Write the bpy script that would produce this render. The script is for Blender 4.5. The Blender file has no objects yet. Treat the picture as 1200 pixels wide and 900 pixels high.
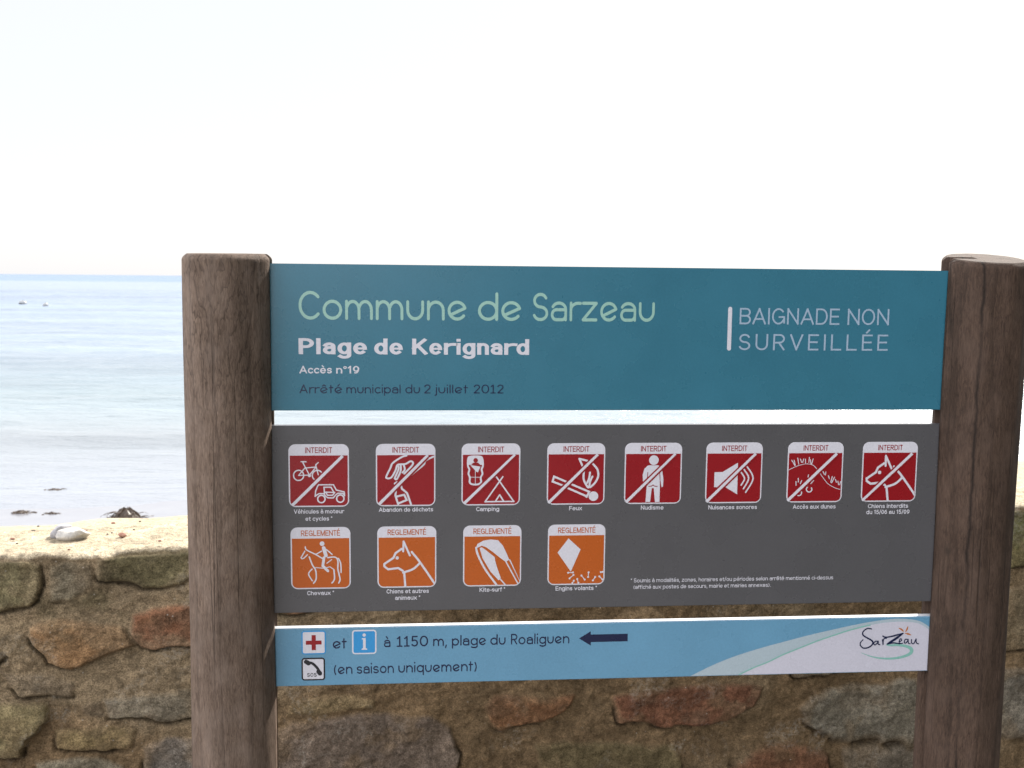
import bpy, bmesh, math, random
import numpy as np
from mathutils import Vector, Matrix
from mathutils.geometry import delaunay_2d_cdt

sc = bpy.context.scene
col = sc.collection
rad = math.radians

# ------------------------------------------------------------------ camera
CAM = np.array([0.2654, -1.7469, 1.6197])
YAW, PITCH, ROLL, FPX = -0.0853, -0.1044, 0.0099, 1178.2
def cam_basis():
    cy, sy, cp, sp = math.cos(YAW), math.sin(YAW), math.cos(PITCH), math.sin(PITCH)
    f = np.array([-sy*cp, cy*cp, sp]); r = np.array([cy, sy, 0.0]); u = np.cross(r, f)
    cr, sr = math.cos(ROLL), math.sin(ROLL)
    return cr*r + sr*u, -sr*r + cr*u, f
RGT, UPV, FWD = cam_basis()
cd = bpy.data.cameras.new("camera"); cam = bpy.data.objects.new("camera", cd); col.objects.link(cam)
cd.sensor_width = 36.0; cd.lens = 36.0*FPX/1200.0
cd.clip_start = 0.05; cd.clip_end = 20000
cd.dof.use_dof = True; cd.dof.focus_distance = 1.85; cd.dof.aperture_fstop = 11.0
cam.matrix_world = Matrix(((RGT[0], UPV[0], -FWD[0], CAM[0]), (RGT[1], UPV[1], -FWD[1], CAM[1]),
                           (RGT[2], UPV[2], -FWD[2], CAM[2]), (0, 0, 0, 1)))
sc.camera = cam

# ------------------------------------------------------------------ sky, sun, exposure
SUN_AZ, SUN_EL = 35.0, 41.0            # degrees right of straight out to sea, degrees up
world = bpy.data.worlds.new("World"); sc.world = world; world.use_nodes = True
wn = world.node_tree.nodes; bgn = wn["Background"]
sky = wn.new("ShaderNodeTexSky"); sky.sky_type = 'NISHITA'; sky.sun_disc = False
sky.sun_elevation = rad(SUN_EL); sky.sun_rotation = rad(SUN_AZ)
sky.air_density = 1.0; sky.dust_density = 1.0; sky.ozone_density = 1.0
veil = wn.new("ShaderNodeMix"); veil.data_type = 'RGBA'                 # thin bright overcast in front of the blue
veil.inputs[0].default_value = 0.86; veil.inputs[7].default_value = (4.9, 5.0, 5.15, 1)
world.node_tree.links.new(sky.outputs[0], veil.inputs[6]); world.node_tree.links.new(veil.outputs[2], bgn.inputs[0])
bgn.inputs[1].default_value = 0.13
# extra brightness added to the unseen sky at left, lighting sign and posts
wl = world.node_tree.links
wtc = wn.new("ShaderNodeTexCoord"); wdt = wn.new("ShaderNodeVectorMath"); wdt.operation = 'DOT_PRODUCT'
wl.new(wtc.outputs['Generated'], wdt.inputs[0]); wdt.inputs[1].default_value = (-0.86, -0.44, 0.25)
wmr = wn.new("ShaderNodeMapRange"); wmr.interpolation_type = 'SMOOTHSTEP'; wl.new(wdt.outputs['Value'], wmr.inputs[0])
wmr.inputs[1].default_value = 0.0; wmr.inputs[2].default_value = 0.95; wmr.inputs[3].default_value = 5.1; wmr.inputs[4].default_value = 16.0
wcc = wn.new("ShaderNodeCombineColor"); 
for i_, f_ in enumerate((1.0, 1.0, 1.03)):
    mm = wn.new("ShaderNodeMath"); mm.operation = 'MULTIPLY'; wl.new(wmr.outputs[0], mm.inputs[0]); mm.inputs[1].default_value = f_; wl.new(mm.outputs[0], wcc.inputs[i_])
wl.new(wcc.outputs[0], veil.inputs[7])
sd = bpy.data.lights.new("sun", 'SUN'); sd.energy = 5.0; sd.angle = rad(0.53); sd.color = (1.0, 0.95, 0.87)
sun = bpy.data.objects.new("sun", sd); col.objects.link(sun)
sdir = Vector((math.sin(rad(SUN_AZ))*math.cos(rad(SUN_EL)), math.cos(rad(SUN_AZ))*math.cos(rad(SUN_EL)), math.sin(rad(SUN_EL))))
sun.rotation_euler = sdir.to_track_quat('Z', 'Y').to_euler()
sun.location = (4, 6, 8)
vs = sc.view_settings
vs.view_transform = 'Standard'; vs.look = 'None'; vs.gamma = 1.0; vs.use_curve_mapping = False
vs.exposure = 0.60
sc.cycles.max_bounces = 8

# ------------------------------------------------------------------ helpers
def ray(px, py):
    a, b = (px-600.0)/FPX, (450.0-py)/FPX
    return FWD + a*RGT + b*UPV
def on_panel(px, py, Y=0.0):           # a point of the photo measured on the sign's own plane
    d = ray(px, py); t = (Y-CAM[1])/d[1]; p = CAM + t*d
    return p[0], p[2]
def on_level(px, py, z):
    d = ray(px, py); t = (z-CAM[2])/d[2]
    return CAM + t*d

def tag(o, label=None, cat=None, group=None, kind=None):
    if label: o["label"] = label
    if cat: o["category"] = cat
    if group: o["group"] = group
    if kind: o["kind"] = kind
    return o
def empty(name, loc):
    o = bpy.data.objects.new(name, None); o.location = loc; o.empty_display_size = 0.1; col.objects.link(o); return o
def link(name, me, mats, parent=None):
    for m in (mats if isinstance(mats, (list, tuple)) else [mats]): me.materials.append(m)
    o = bpy.data.objects.new(name, me); col.objects.link(o)
    if parent is not None:
        o.parent = parent
    return o
def mesh_np(name, V, F, smooth=True):
    me = bpy.data.meshes.new(name)
    me.from_pydata([tuple(v) for v in V], [], [tuple(f) for f in F]); me.update()
    if smooth: me.polygons.foreach_set("use_smooth", [True]*len(me.polygons))
    return me
def grid_mesh(name, P, smooth=True):   # P: (n, m, 3)
    n, m = P.shape[:2]
    me = bpy.data.meshes.new(name)
    V = P.reshape(-1, 3).astype(np.float32)
    i = np.arange(n*m).reshape(n, m)
    F = np.stack([i[:-1, :-1], i[:-1, 1:], i[1:, 1:], i[1:, :-1]], -1).reshape(-1, 4).astype(np.int32)
    me.vertices.add(len(V)); me.vertices.foreach_set("co", V.ravel())
    me.loops.add(F.size); me.loops.foreach_set("vertex_index", F.ravel())
    me.polygons.add(len(F)); me.polygons.foreach_set("loop_start", np.arange(0, F.size, 4, dtype=np.int32))
    me.polygons.foreach_set("use_smooth", np.full(len(F), smooth))
    me.update(calc_edges=True); me.validate()
    return me
def vcol(me, name, C):
    a = me.attributes.new(name, 'FLOAT_COLOR', 'POINT')
    C4 = np.ones((len(C), 4), np.float32); C4[:, :3] = C
    a.data.foreach_set("color", C4.ravel())

def vnoise(x, y, seed=0):
    xi = np.floor(x).astype(np.int64); yi = np.floor(y).astype(np.int64); xf = x-xi; yf = y-yi
    def h(a, b):
        n = (a*374761393 + b*668265263 + seed*1442695041) & 0xffffffff
        n = ((n ^ (n >> 13))*1274126177) & 0xffffffff
        n = ((n ^ (n >> 16))*2246822519) & 0xffffffff
        return ((n ^ (n >> 15)) & 0xffff)/65535.0
    u = xf*xf*xf*(xf*(xf*6-15)+10); v = yf*yf*yf*(yf*(yf*6-15)+10)
    return (h(xi, yi)*(1-u)+h(xi+1, yi)*u)*(1-v)+(h(xi, yi+1)*(1-u)+h(xi+1, yi+1)*u)*v
def fbm(x, y, o=4, seed=0, gain=.5):
    s = 0; a = 1; t = 0
    for k in range(o):
        s = s+a*vnoise(x*2**k+17.3*k, y*2**k-9.1*k, seed+k); t += a; a *= gain
    return s/t-0.5                      # about -0.5 .. 0.5
def sstep(a, b, x):
    t = np.clip((x-a)/(b-a), 0, 1); return t*t*(3-2*t)

# node helpers
class NT:
    def __init__(s, name):
        s.m = bpy.data.materials.new(name); s.m.use_nodes = True
        s.t = s.m.node_tree; s.b = s.t.nodes["Principled BSDF"]
    def n(s, typ, **kw):
        nd = s.t.nodes.new(typ)
        for k, v in kw.items():
            if k == 'ins':
                for kk, vv in v.items():
                    if hasattr(vv, 'is_linked') or isinstance(vv, bpy.types.NodeSocket): s.t.links.new(vv, nd.inputs[kk])
                    else: nd.inputs[kk].default_value = vv
            else: setattr(nd, k, v)
        return nd
    def l(s, a, b): s.t.links.new(a, b)
    def coord(s, scale=(1, 1, 1), kind='Object', rot=(0, 0, 0)):
        tc = s.n("ShaderNodeTexCoord"); mp = s.n("ShaderNodeMapping")
        mp.inputs['Scale'].default_value = scale; mp.inputs['Rotation'].default_value = rot
        s.l(tc.outputs[kind], mp.inputs[0]); return mp.outputs[0]
    def noise(s, vec, scale=5, detail=4, rough=.55, dist=0):
        nd = s.n("ShaderNodeTexNoise"); s.l(vec, nd.inputs['Vector'])
        nd.inputs['Scale'].default_value = scale; nd.inputs['Detail'].default_value = detail
        nd.inputs['Roughness'].default_value = rough; nd.inputs['Distortion'].default_value = dist
        return nd.outputs['Fac']
    def ramp(s, fac, stops):
        nd = s.n("ShaderNodeValToRGB"); s.l(fac, nd.inputs[0]); e = nd.color_ramp.elements
        while len(e) < len(stops): e.new(0.5)
        for i, (p, c) in enumerate(stops):
            e[i].position = p; e[i].color = (c, c, c, 1) if isinstance(c, (int, float)) else (*c, 1)
        return nd.outputs[0]
    def mix(s, fac, a, b, mode='MIX'):
        nd = s.n("ShaderNodeMix", data_type='RGBA', blend_type=mode)
        for sock, v in ((nd.inputs[0], fac), (nd.inputs[6], a), (nd.inputs[7], b)):
            if isinstance(v, bpy.types.NodeSocket): s.l(v, sock)
            else: sock.default_value = v if isinstance(v, (int, float)) else (*v, 1)
        return nd.outputs[2]
    def math(s, op, a, b=0.0):
        nd = s.n("ShaderNodeMath", operation=op)
        for sock, v in ((nd.inputs[0], a), (nd.inputs[1], b)):
            if isinstance(v, bpy.types.NodeSocket): s.l(v, sock)
            else: sock.default_value = v
        return nd.outputs[0]
    def bump(s, h, strength=.3, dist=.01, prev=None):
        nd = s.n("ShaderNodeBump"); s.l(h, nd.inputs['Height'])
        nd.inputs['Strength'].default_value = strength; nd.inputs['Distance'].default_value = dist
        if prev is not None: s.l(prev, nd.inputs['Normal'])
        s.l(nd.outputs[0], s.b.inputs['Normal']); return nd.outputs[0]
    def base(s, v):
        if isinstance(v, bpy.types.NodeSocket): s.l(v, s.b.inputs['Base Color'])
        else: s.b.inputs['Base Color'].default_value = (*v, 1)
    def rough(s, v):
        if isinstance(v, bpy.types.NodeSocket): s.l(v, s.b.inputs['Roughness'])
        else: s.b.inputs['Roughness'].default_value = v

def print_mat(name, c, rough=.27, var=.10):
    k = NT(name); v = k.coord()
    n1 = k.noise(v, 9, 5, .6); n2 = k.noise(v, 260, 2, .5)
    f = k.ramp(n1, [(.2, 1-var), (.8, 1+var*.5)])
    g = k.ramp(n2, [(.40, .965), (.6, 1.02)])
    cc = k.mix(1.0, k.mix(1.0, c, f, 'MULTIPLY'), g, 'MULTIPLY')
    vo = k.n("ShaderNodeTexVoronoi"); k.l(v, vo.inputs['Vector']); vo.inputs['Scale'].default_value = 16
    sp = k.ramp(vo.outputs['Distance'], [(.018, 1.0), (.03, 0.0)])           # a few specks of dirt
    cc = k.mix(k.math('MULTIPLY', sp, k.ramp(k.noise(v, 3.1, 2), [(.55, 0), (.64, .4)])), cc, (.035, .035, .03))
    k.base(cc); k.rough(k.ramp(n1, [(.2, rough-.02), (.8, rough+.03)])); k.b.inputs['Specular IOR Level'].default_value = .65
    k.bump(n2, .04, .001)
    return k.m
M = {}
M['teal'] = print_mat('teal_print', (.040, .180, .262))
M['grey'] = print_mat('grey_print', (.098, .096, .103))
M['sky_blue'] = print_mat('light_blue_print', (.138, .325, .49))
M['white'] = print_mat('white_print', (.70, .69, .76), var=.04)
M['pale_green'] = print_mat('pale_green_print', (.33, .56, .49), var=.04)
M['pale_blue'] = print_mat('pale_blue_print', (.36, .47, .60), var=.04)
M['navy'] = print_mat('navy_print', (.006, .012, .055), var=.03)
M['red'] = print_mat('red_print', (.29, .008, .014), var=.05)
M['orange'] = print_mat('orange_print', (.50, .105, .012), var=.05)
M['cyan'] = print_mat('cyan_print', (.035, .30, .66), var=.03)
M['black'] = print_mat('black_print', (.014, .016, .024), var=.03)
M['swoosh'] = print_mat('swoosh_green_print', (.24, .50, .44), var=.03)
M['swoosh_pale'] = print_mat('swoosh_pale_print', (.42, .51, .57), var=.04)
M['logo_white'] = print_mat('logo_white_print', (.60, .59, .68), var=.06)
M['logo_orange'] = print_mat('logo_orange_print', (.52, .17, .035), var=.03)
k = NT('panel_edge'); k.base((.62, .62, .64)); k.rough(.4); M['edge'] = k.m

def wood(name, dark, light, seed, cath=False):
    k = NT(name)
    tc = k.n("ShaderNodeTexCoord")
    mp = k.n("ShaderNodeMapping"); k.l(tc.outputs['Object'], mp.inputs[0]); mp.inputs['Location'].default_value = (seed, seed*.7, seed*.3)
    v = mp.outputs[0]
    def st(sc3):
        m2 = k.n("ShaderNodeMapping"); k.l(v, m2.inputs[0]); m2.inputs['Scale'].default_value = sc3; return m2.outputs[0]
    fib = k.noise(st((85, 85, 15)), 4, 6, .72, .8)               # long fine fibres
    fib2 = k.noise(st((45, 45, 16)), 8, 4, .65, .4)
    big = k.noise(st((7, 7, 2.2)), 1.3, 4, .6, .8)                # broad weather patches
    wv = k.n("ShaderNodeTexWave", wave_type='BANDS', bands_direction='X', wave_profile='SAW')
    wv.inputs['Scale'].default_value = 7; wv.inputs['Distortion'].default_value = 5.5; wv.inputs['Detail'].default_value = 3; wv.inputs['Detail Scale'].default_value = .9
    k.l(st((1, .6, .22)), wv.inputs['Vector'])
    c = k.mix(k.ramp(fib, [(.36, 0), (.64, 1)]), dark, light)
    c = k.mix(k.ramp(big, [(.38, 0), (.66, .55)]), c, tuple(a*.62 for a in dark))
    c = k.mix(k.math('MULTIPLY', k.ramp(wv.outputs['Fac'], [(.78, 0), (.97, .55), (1, 0)]), .75), c, tuple(a*.45 for a in dark))
    if cath:                                  # nested V grain of a flat-sawn face near the top
        xyz = k.n("ShaderNodeSeparateXYZ"); k.l(tc.outputs['Object'], xyz.inputs[0])
        ax = k.math('ABSOLUTE', k.math('ADD', xyz.outputs[0], .682))
        vv = k.math('ADD', k.math('SUBTRACT', k.math('MULTIPLY', ax, 9.0), k.math('MULTIPLY', xyz.outputs[2], 1.5)), k.math('MULTIPLY', k.noise(st((10, 10, 4)), 2.2, 4, .6), .75))
        ln = k.ramp(k.math('FRACT', k.math('MULTIPLY', vv, 7.5)), [(.0, 0), (.72, .05), (.93, .9), (1, 0)])
        zm = k.n("ShaderNodeMapRange", interpolation_type='SMOOTHSTEP'); k.l(xyz.outputs[2], zm.inputs[0]); zm.inputs[1].default_value = 1.25; zm.inputs[2].default_value = 1.5
        c = k.mix(k.math('MULTIPLY', k.math('MULTIPLY', ln, zm.outputs[0]), .7), c, tuple(a*.35 for a in dark))
    gr = k.noise(st((9, 9, 5)), 3, 3, .6)
    c = k.mix(k.ramp(gr, [(.45, 0), (.7, .45)]), c, (light[0]*1.0, light[1]*1.06, light[2]*1.14))
    cr = k.n("ShaderNodeTexVoronoi", feature='DISTANCE_TO_EDGE'); k.l(st((30, 30, .45)), cr.inputs['Vector']); cr.inputs['Scale'].default_value = 1.0
    crk = k.math('MULTIPLY', k.ramp(cr.outputs['Distance'], [(0, 1), (.022, 0)]), k.ramp(k.noise(st((8, 8, 1.4)), 2, 2), [(.48, 0), (.6, 1)]))
    c = k.mix(k.math('MULTIPLY', crk, .6), c, (.02, .015, .012))
    if not cath:                              # one long drying crack down the front
        xyz = k.n("ShaderNodeSeparateXYZ"); k.l(tc.outputs['Object'], xyz.inputs[0])
        wv_ = k.math('MULTIPLY', k.math('SUBTRACT', k.noise(st((.01, .01, 7)), 1.0, 5, .65), .5), .022)
        dd = k.math('ABSOLUTE', k.math('ADD', k.math('SUBTRACT', xyz.outputs[0], .636), wv_))
        ck = k.math('MULTIPLY', k.ramp(dd, [(.0007, 1), (.0019, 0)]), k.ramp(k.noise(st((.01, .01, 3)), 1.0, 3), [(.36, 0), (.5, 1)]))
        c = k.mix(k.math('MULTIPLY', ck, .85), c, (.010, .007, .006))
    kn = k.n("ShaderNodeTexVoronoi"); k.l(st((9, 9, 6)), kn.inputs['Vector']); kn.inputs['Scale'].default_value = 1.4
    kf = k.math('MULTIPLY', k.ramp(kn.outputs['Distance'], [(.03, 1), (.10, 0)]), .6)
    c = k.mix(kf, c, (.03, .022, .017))
    k.base(c); k.rough(.8); k.b.inputs['Specular IOR Level'].default_value = .25
    b1 = k.bump(fib, .35, .004); b2 = k.bump(fib2, .25, .003, b1); k.bump(k.math('SUBTRACT', 1.0, crk), .5, .004, b2)
    return k.m
M['wood_pale'] = wood('weathered_wood', (.098, .067, .050), (.240, .172, .130), 1.7, True)
M['wood_shaded_brown'] = wood('shaded_brown_wood', (.040, .025, .018), (.110, .069, .049), 5.3)  # browner wood, also darkened for the weaker light on the right post

# ------------------------------------------------------------------ land, beach, sea
def ground_mat():
    k = NT('asphalt_ground'); v = k.coord()  # asphalt grey, set dark to keep the panels' reflections low
    n = k.noise(v, 1.2, 6, .6); n2 = k.noise(v, 60, 4, .6)
    c = k.mix(k.ramp(n, [(.3, 0), (.7, 1)]), (.125, .115, .10), (.175, .16, .14))
    c = k.mix(1.0, c, k.ramp(n2, [(.3, .8), (.7, 1.1)]), 'MULTIPLY')
    k.base(c); k.rough(.9); k.bump(n2, .4, .01); return k.m
def sand_mat():
    k = NT('beach_sand'); v = k.coord()
    pos = k.n("ShaderNodeSeparateXYZ"); k.l(v, pos.inputs[0])
    n = k.noise(v, 3, 6, .6); n2 = k.noise(v, 90, 5, .65); n3 = k.noise(v, 420, 2, .5)
    dry = k.mix(k.ramp(n, [(.3, 0), (.7, 1)]), (.46, .37, .25), (.55, .47, .34))
    dry = k.mix(1.0, dry, k.ramp(n2, [(.34, .62), (.5, 1.0), (.7, 1.12)]), 'MULTIPLY')
    dry = k.mix(k.ramp(n3, [(.62, 0), (.70, .7)]), dry, (.16, .11, .08))
    wet = k.mix(k.ramp(n, [(.3, 0), (.7, 1)]), (.25, .255, .285), (.29, .295, .32))
    w = k.ramp(k.math('ADD', pos.outputs[2], k.math('MULTIPLY', k.math('SUBTRACT', n, .5), .12)), [(0, 1), (.001, 1)])
    nd = k.n("ShaderNodeMapRange", interpolation_type='SMOOTHSTEP'); k.l(k.math('ADD', pos.outputs[2], k.math('MULTIPLY', k.math('SUBTRACT', n, .5), .12)), nd.inputs[0])
    nd.inputs[1].default_value = -.42; nd.inputs[2].default_value = -.52; nd.inputs[3].default_value = 0; nd.inputs[4].default_value = 1
    k.base(k.mix(nd.outputs[0], dry, wet))
    mr = k.n("ShaderNodeMapRange"); k.l(nd.outputs[0], mr.inputs[0]); mr.inputs[3].default_value = .95; mr.inputs[4].default_value = .13
    k.rough(mr.outputs[0])
    bm = k.n("ShaderNodeMath", operation='MULTIPLY'); k.l(n2, bm.inputs[0]); k.l(k.math('SUBTRACT', 1.02, nd.outputs[0]), bm.inputs[1])
    k.bump(bm.outputs[0], .5, .012)
    return k.m
M['sand'] = sand_mat()

WALL_TOP = 0.98
A0 = on_level(0, 652, WALL_TOP); A1 = on_level(1195, 592, WALL_TOP)
WD = (A1-A0); WD[2] = 0; WD /= np.linalg.norm(WD)          # along the wall, left to right
WN = np.array([WD[1], -WD[0], 0.0])                        # towards the photographer
WALL_T = 0.27
def wall_pt(s, n, z):
    return A0[0]+WD[0]*s+WN[0]*n, A0[1]+WD[1]*s+WN[1]*n, z
def on_wall(px, py):
    d = ray(px, py); t = np.dot(A0-CAM, WN)/np.dot(d, WN); p = CAM+t*d
    return np.dot(p-A0, WD), p[2]

# ground in front: one sheet, far inland
gs = np.concatenate([-np.geomspace(600, 6, 14), np.linspace(-5, 7, 25), np.geomspace(8, 600, 14)])
gn = np.concatenate([[-.12], np.linspace(0, 6, 13)[1:], np.geomspace(7, 600, 16)])
S, N = np.meshgrid(gs, gn, indexing='ij')
Z = np.zeros_like(S) + .02*fbm(S*.4, N*.4, 3, 3)*(N > .2)
P = np.stack([A0[0]+WD[0]*S+WN[0]*N, A0[1]+WD[1]*S+WN[1]*N, Z], -1)
tag(link('ground', grid_mesh('ground', P), ground_mat()), kind='structure')
k = NT('dark_bank_green'); v = k.coord(); n = k.noise(v, 30, 5, .7)
k.base(k.mix(k.ramp(n, [(.3, 0), (.7, 1)]), (.014, .022, .009), (.034, .044, .018))); k.rough(.95); k.bump(n, .8, .05)
# unseen bank added behind right, darkening the panels' reflections and the light there
gx = np.concatenate([np.linspace(1.6, 5, 70), np.linspace(5.2, 60, 40)]); gy = np.concatenate([np.linspace(-50, -8.4, 40), np.linspace(-8, -.7, 55)])
X, Y = np.meshgrid(gx, gy, indexing='ij')
edge = sstep(0, 1.2, X-1.6)*sstep(0, 1.0, -.7-Y)
Z = .01+edge*(.4+11*sstep(1.65, 2.7, X)+1.2*fbm(X*.5, Y*.5, 5, 8))
tag(link('added_dark_bank', grid_mesh('added_dark_bank', np.stack([X, Y, Z], -1)[:, ::-1]), k.m), kind='structure')

# beach: n measured seaward from the wall's back
def beach_z(s, d):
    crest = np.interp(s, [-10, 0, .45, 3.0, 10], [.2, .17, .20, .45, .6]) + .10*fbm(s*2.2, s*0+.3, 3, 5)
    top = .955 + .018*fbm(s*6, d*6, 4, 6) + .03*fbm(s*1.5, d*1.5+4, 3, 9)
    x = np.maximum(d-crest, 0)
    slope = top - .52*x*x/(x+.10)
    flat = -.50-.049*(d-4.0) + .035*fbm(s*.18, d*.5, 3, 14) + .006*fbm(s*.9, d*3, 3, 15)
    zz = -np.logaddexp(-slope*9, -flat*9)/9
    zz = np.maximum(slope, flat)*.5 + .5*np.maximum(slope, flat)
    h = .18; e = np.clip(.5+.5*(slope-flat)/h, 0, 1)
    zz = flat*(1-e)+slope*e + h*e*(1-e)
    return zz
bs = np.concatenate([-np.geomspace(900, 3.2, 26), np.linspace(-3, 7, 900), np.geomspace(7.2, 900, 26)])
bd = np.concatenate([np.linspace(-.06, .75, 130), np.geomspace(.77, 8, 80), np.linspace(8.05, 13, 90), np.geomspace(13.2, 300, 30)])
S, D = np.meshgrid(bs, bd, indexing='ij')
Z = np.maximum(beach_z(S, D), -6)
P = np.stack([A0[0]+WD[0]*S-WN[0]*(D+WALL_T), A0[1]+WD[1]*S-WN[1]*(D+WALL_T), Z], -1)
tag(link('beach', grid_mesh('beach', P[:, ::-1]), M['sand']), kind='structure')

# sea: polar sheet round the photographer's foot, waves as real relief
SEA = -0.70
def sea_height(x, y):
    wob = 1.1*fbm(x*.09, y*.02, 3, 21)
    def crest(y0, amp, w, sd, sl):
        yy = y - (y0 + sl*x + 1.0*fbm(x*.16, x*0+.5, 3, sd)*2)
        a = amp*np.clip(.45+1.6*fbm(x*.22, x*0+3.3, 3, sd+5), .05, 1.2)
        return a*np.exp(-(np.where(yy < 0, yy/(w*.45), yy/w))**2)
    h = crest(10.1, .11, .34, 31, .10)+crest(13.2, .09, .55, 41, .05)+crest(17.5, .12, .8, 51, .03)
    dist = np.hypot(x, y)
    far = np.clip(dist/40, .25, 1)
    h = h + .05*far*np.sin(2*math.pi*(y/2.6+wob+.6*fbm(x*.12, y*.3, 3, 61)))*(.5+fbm(x*.1, y*.1, 2, 62))
    h = h + .14*(fbm(x*.55, y*1.9, 4, 71))*np.clip((y-8)/8, .25, 1)
    h = h + .14*fbm(x*.08, y*.35, 3, 81)*np.clip((y-12)/60, 0, 1)
    return h*np.clip(1-(dist-150)/500, 0, 1)
th = np.concatenate([np.linspace(rad(-80), rad(-36), 24), np.linspace(rad(-35), rad(40), 620), np.linspace(rad(41), rad(80), 24)])
rr = np.concatenate([np.geomspace(8.0, 26, 420), np.geomspace(26.2, 160, 260), np.geomspace(163, 9000, 60)])
TH, RR = np.meshgrid(th, rr, indexing='ij')
X = CAM[0]+RR*np.sin(TH); Y = CAM[1]+RR*np.cos(TH)
P = np.stack([X, Y, SEA+sea_height(X, Y)], -1)
k = NT('sea_water'); v = k.coord()
sp = k.n("ShaderNodeSeparateXYZ"); k.l(v, sp.inputs[0])
yn = k.math('LOGARITHM', k.math('ADD', sp.outputs[1], k.math('MULTIPLY', k.math('SUBTRACT', k.noise(k.coord((.05, .25, 1)), 1, 4), .5), 5.0)), 10.0)
f = k.n("ShaderNodeMapRange"); k.l(yn, f.inputs[0]); f.inputs[1].default_value = .9; f.inputs[2].default_value = 3.4
# positions: 0.9 -> 8 m, 3.4 -> 2500 m
cc = k.ramp(f.outputs[0], [(.00, (.30, .318, .36)), (.09, (.30, .33, .355)), (.14, (.275, .335, .365)), (.24, (.29, .35, .42)), (.42, (.235, .295, .385)), (.64, (.24, .305, .40)), (.675, (.13, .225, .36)), (1, (.11, .20, .34))])
strk = k.noise(k.coord((.03, .22, 1)), 1.0, 5, .6)
cc = k.mix(1.0, cc, k.ramp(strk, [(.35, .82), (.65, 1.12)]), 'MULTIPLY')
k.base(cc); k.rough(.22); k.b.inputs['IOR'].default_value = 1.33
r1 = k.noise(k.coord((1.3, 4.5, 1)), 1.0, 5, .6); r2 = k.noise(k.coord((5, 16, 1)), 1.0, 4, .6)
k.bump(r2, .45, .04, k.bump(r1, .7, .12))
tag(link('sea', grid_mesh('sea', P[:, ::-1]), k.m), kind='structure')

# ------------------------------------------------------------------ stone wall
def wall_mat():
    k = NT('rubble_stone'); v = k.coord()
    at = k.n("ShaderNodeAttribute", attribute_name='stone_tint')
    n1 = k.noise(v, 14, 6, .65, .4); n2 = k.noise(v, 105, 5, .72); n3 = k.noise(v, 300, 3, .65)
    c = k.mix(1.0, at.outputs['Color'], k.ramp(n1, [(.28, .74), (.5, 1.0), (.72, 1.22)]), 'MULTIPLY')
    c = k.mix(1.0, c, k.ramp(n2, [(.3, .68), (.5, 1.0), (.72, 1.28)]), 'MULTIPLY')
    c = k.mix(1.0, c, k.ramp(n3, [(.34, .58), (.5, 1.0), (.66, 1.4)]), 'MULTIPLY')
    n4 = k.noise(k.coord((1, 1, 1.6)), 34, 6, .72, .6); c = k.mix(1.0, c, k.ramp(n4, [(.34, .66), (.5, 1.0), (.66, 1.3)]), 'MULTIPLY')
    lich = k.math('MULTIPLY', k.ramp(k.noise(v, 7, 5, .7, .5), [(.56, 0), (.66, 1)]), k.ramp(n2, [(.45, 0), (.62, .5)]))
    c = k.mix(lich, c, (.33, .31, .27))
    sp = k.n("ShaderNodeTexVoronoi"); k.l(v, sp.inputs['Vector']); sp.inputs['Scale'].default_value = 42
    c = k.mix(k.math('MULTIPLY', k.ramp(sp.outputs['Distance'], [(.05, 1), (.10, 0)]), k.ramp(k.noise(v, 9, 2), [(.5, 0), (.62, .7)])), c, (.5, .46, .40))
    k.base(c); k.rough(.92); k.b.inputs['Specular IOR Level'].default_value = .2
    k.bump(n3, .6, .003, k.bump(n2, .8, .008)); return k.m
M['rubble'] = wall_mat()
def conv(pts, ox, oy, sc_): return [(ox+x/sc_, oy+y/sc_) for x, y in pts]
L_ = lambda pts: conv(pts, 0, 580, 2.812)
B_ = lambda pts: conv(pts, 320, 780, 2.727)
R_ = lambda pts: conv(pts, 700, 780, 2.727)
OLIVE, ORNG, REDS, BROWN, PURP, GREYB, DARK = (.185, .155, .085), (.29, .17, .085), (.20, .092, .050), (.19, .13, .072), (.165, .125, .095), (.205, .175, .13), (.11, .085, .06)
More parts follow.
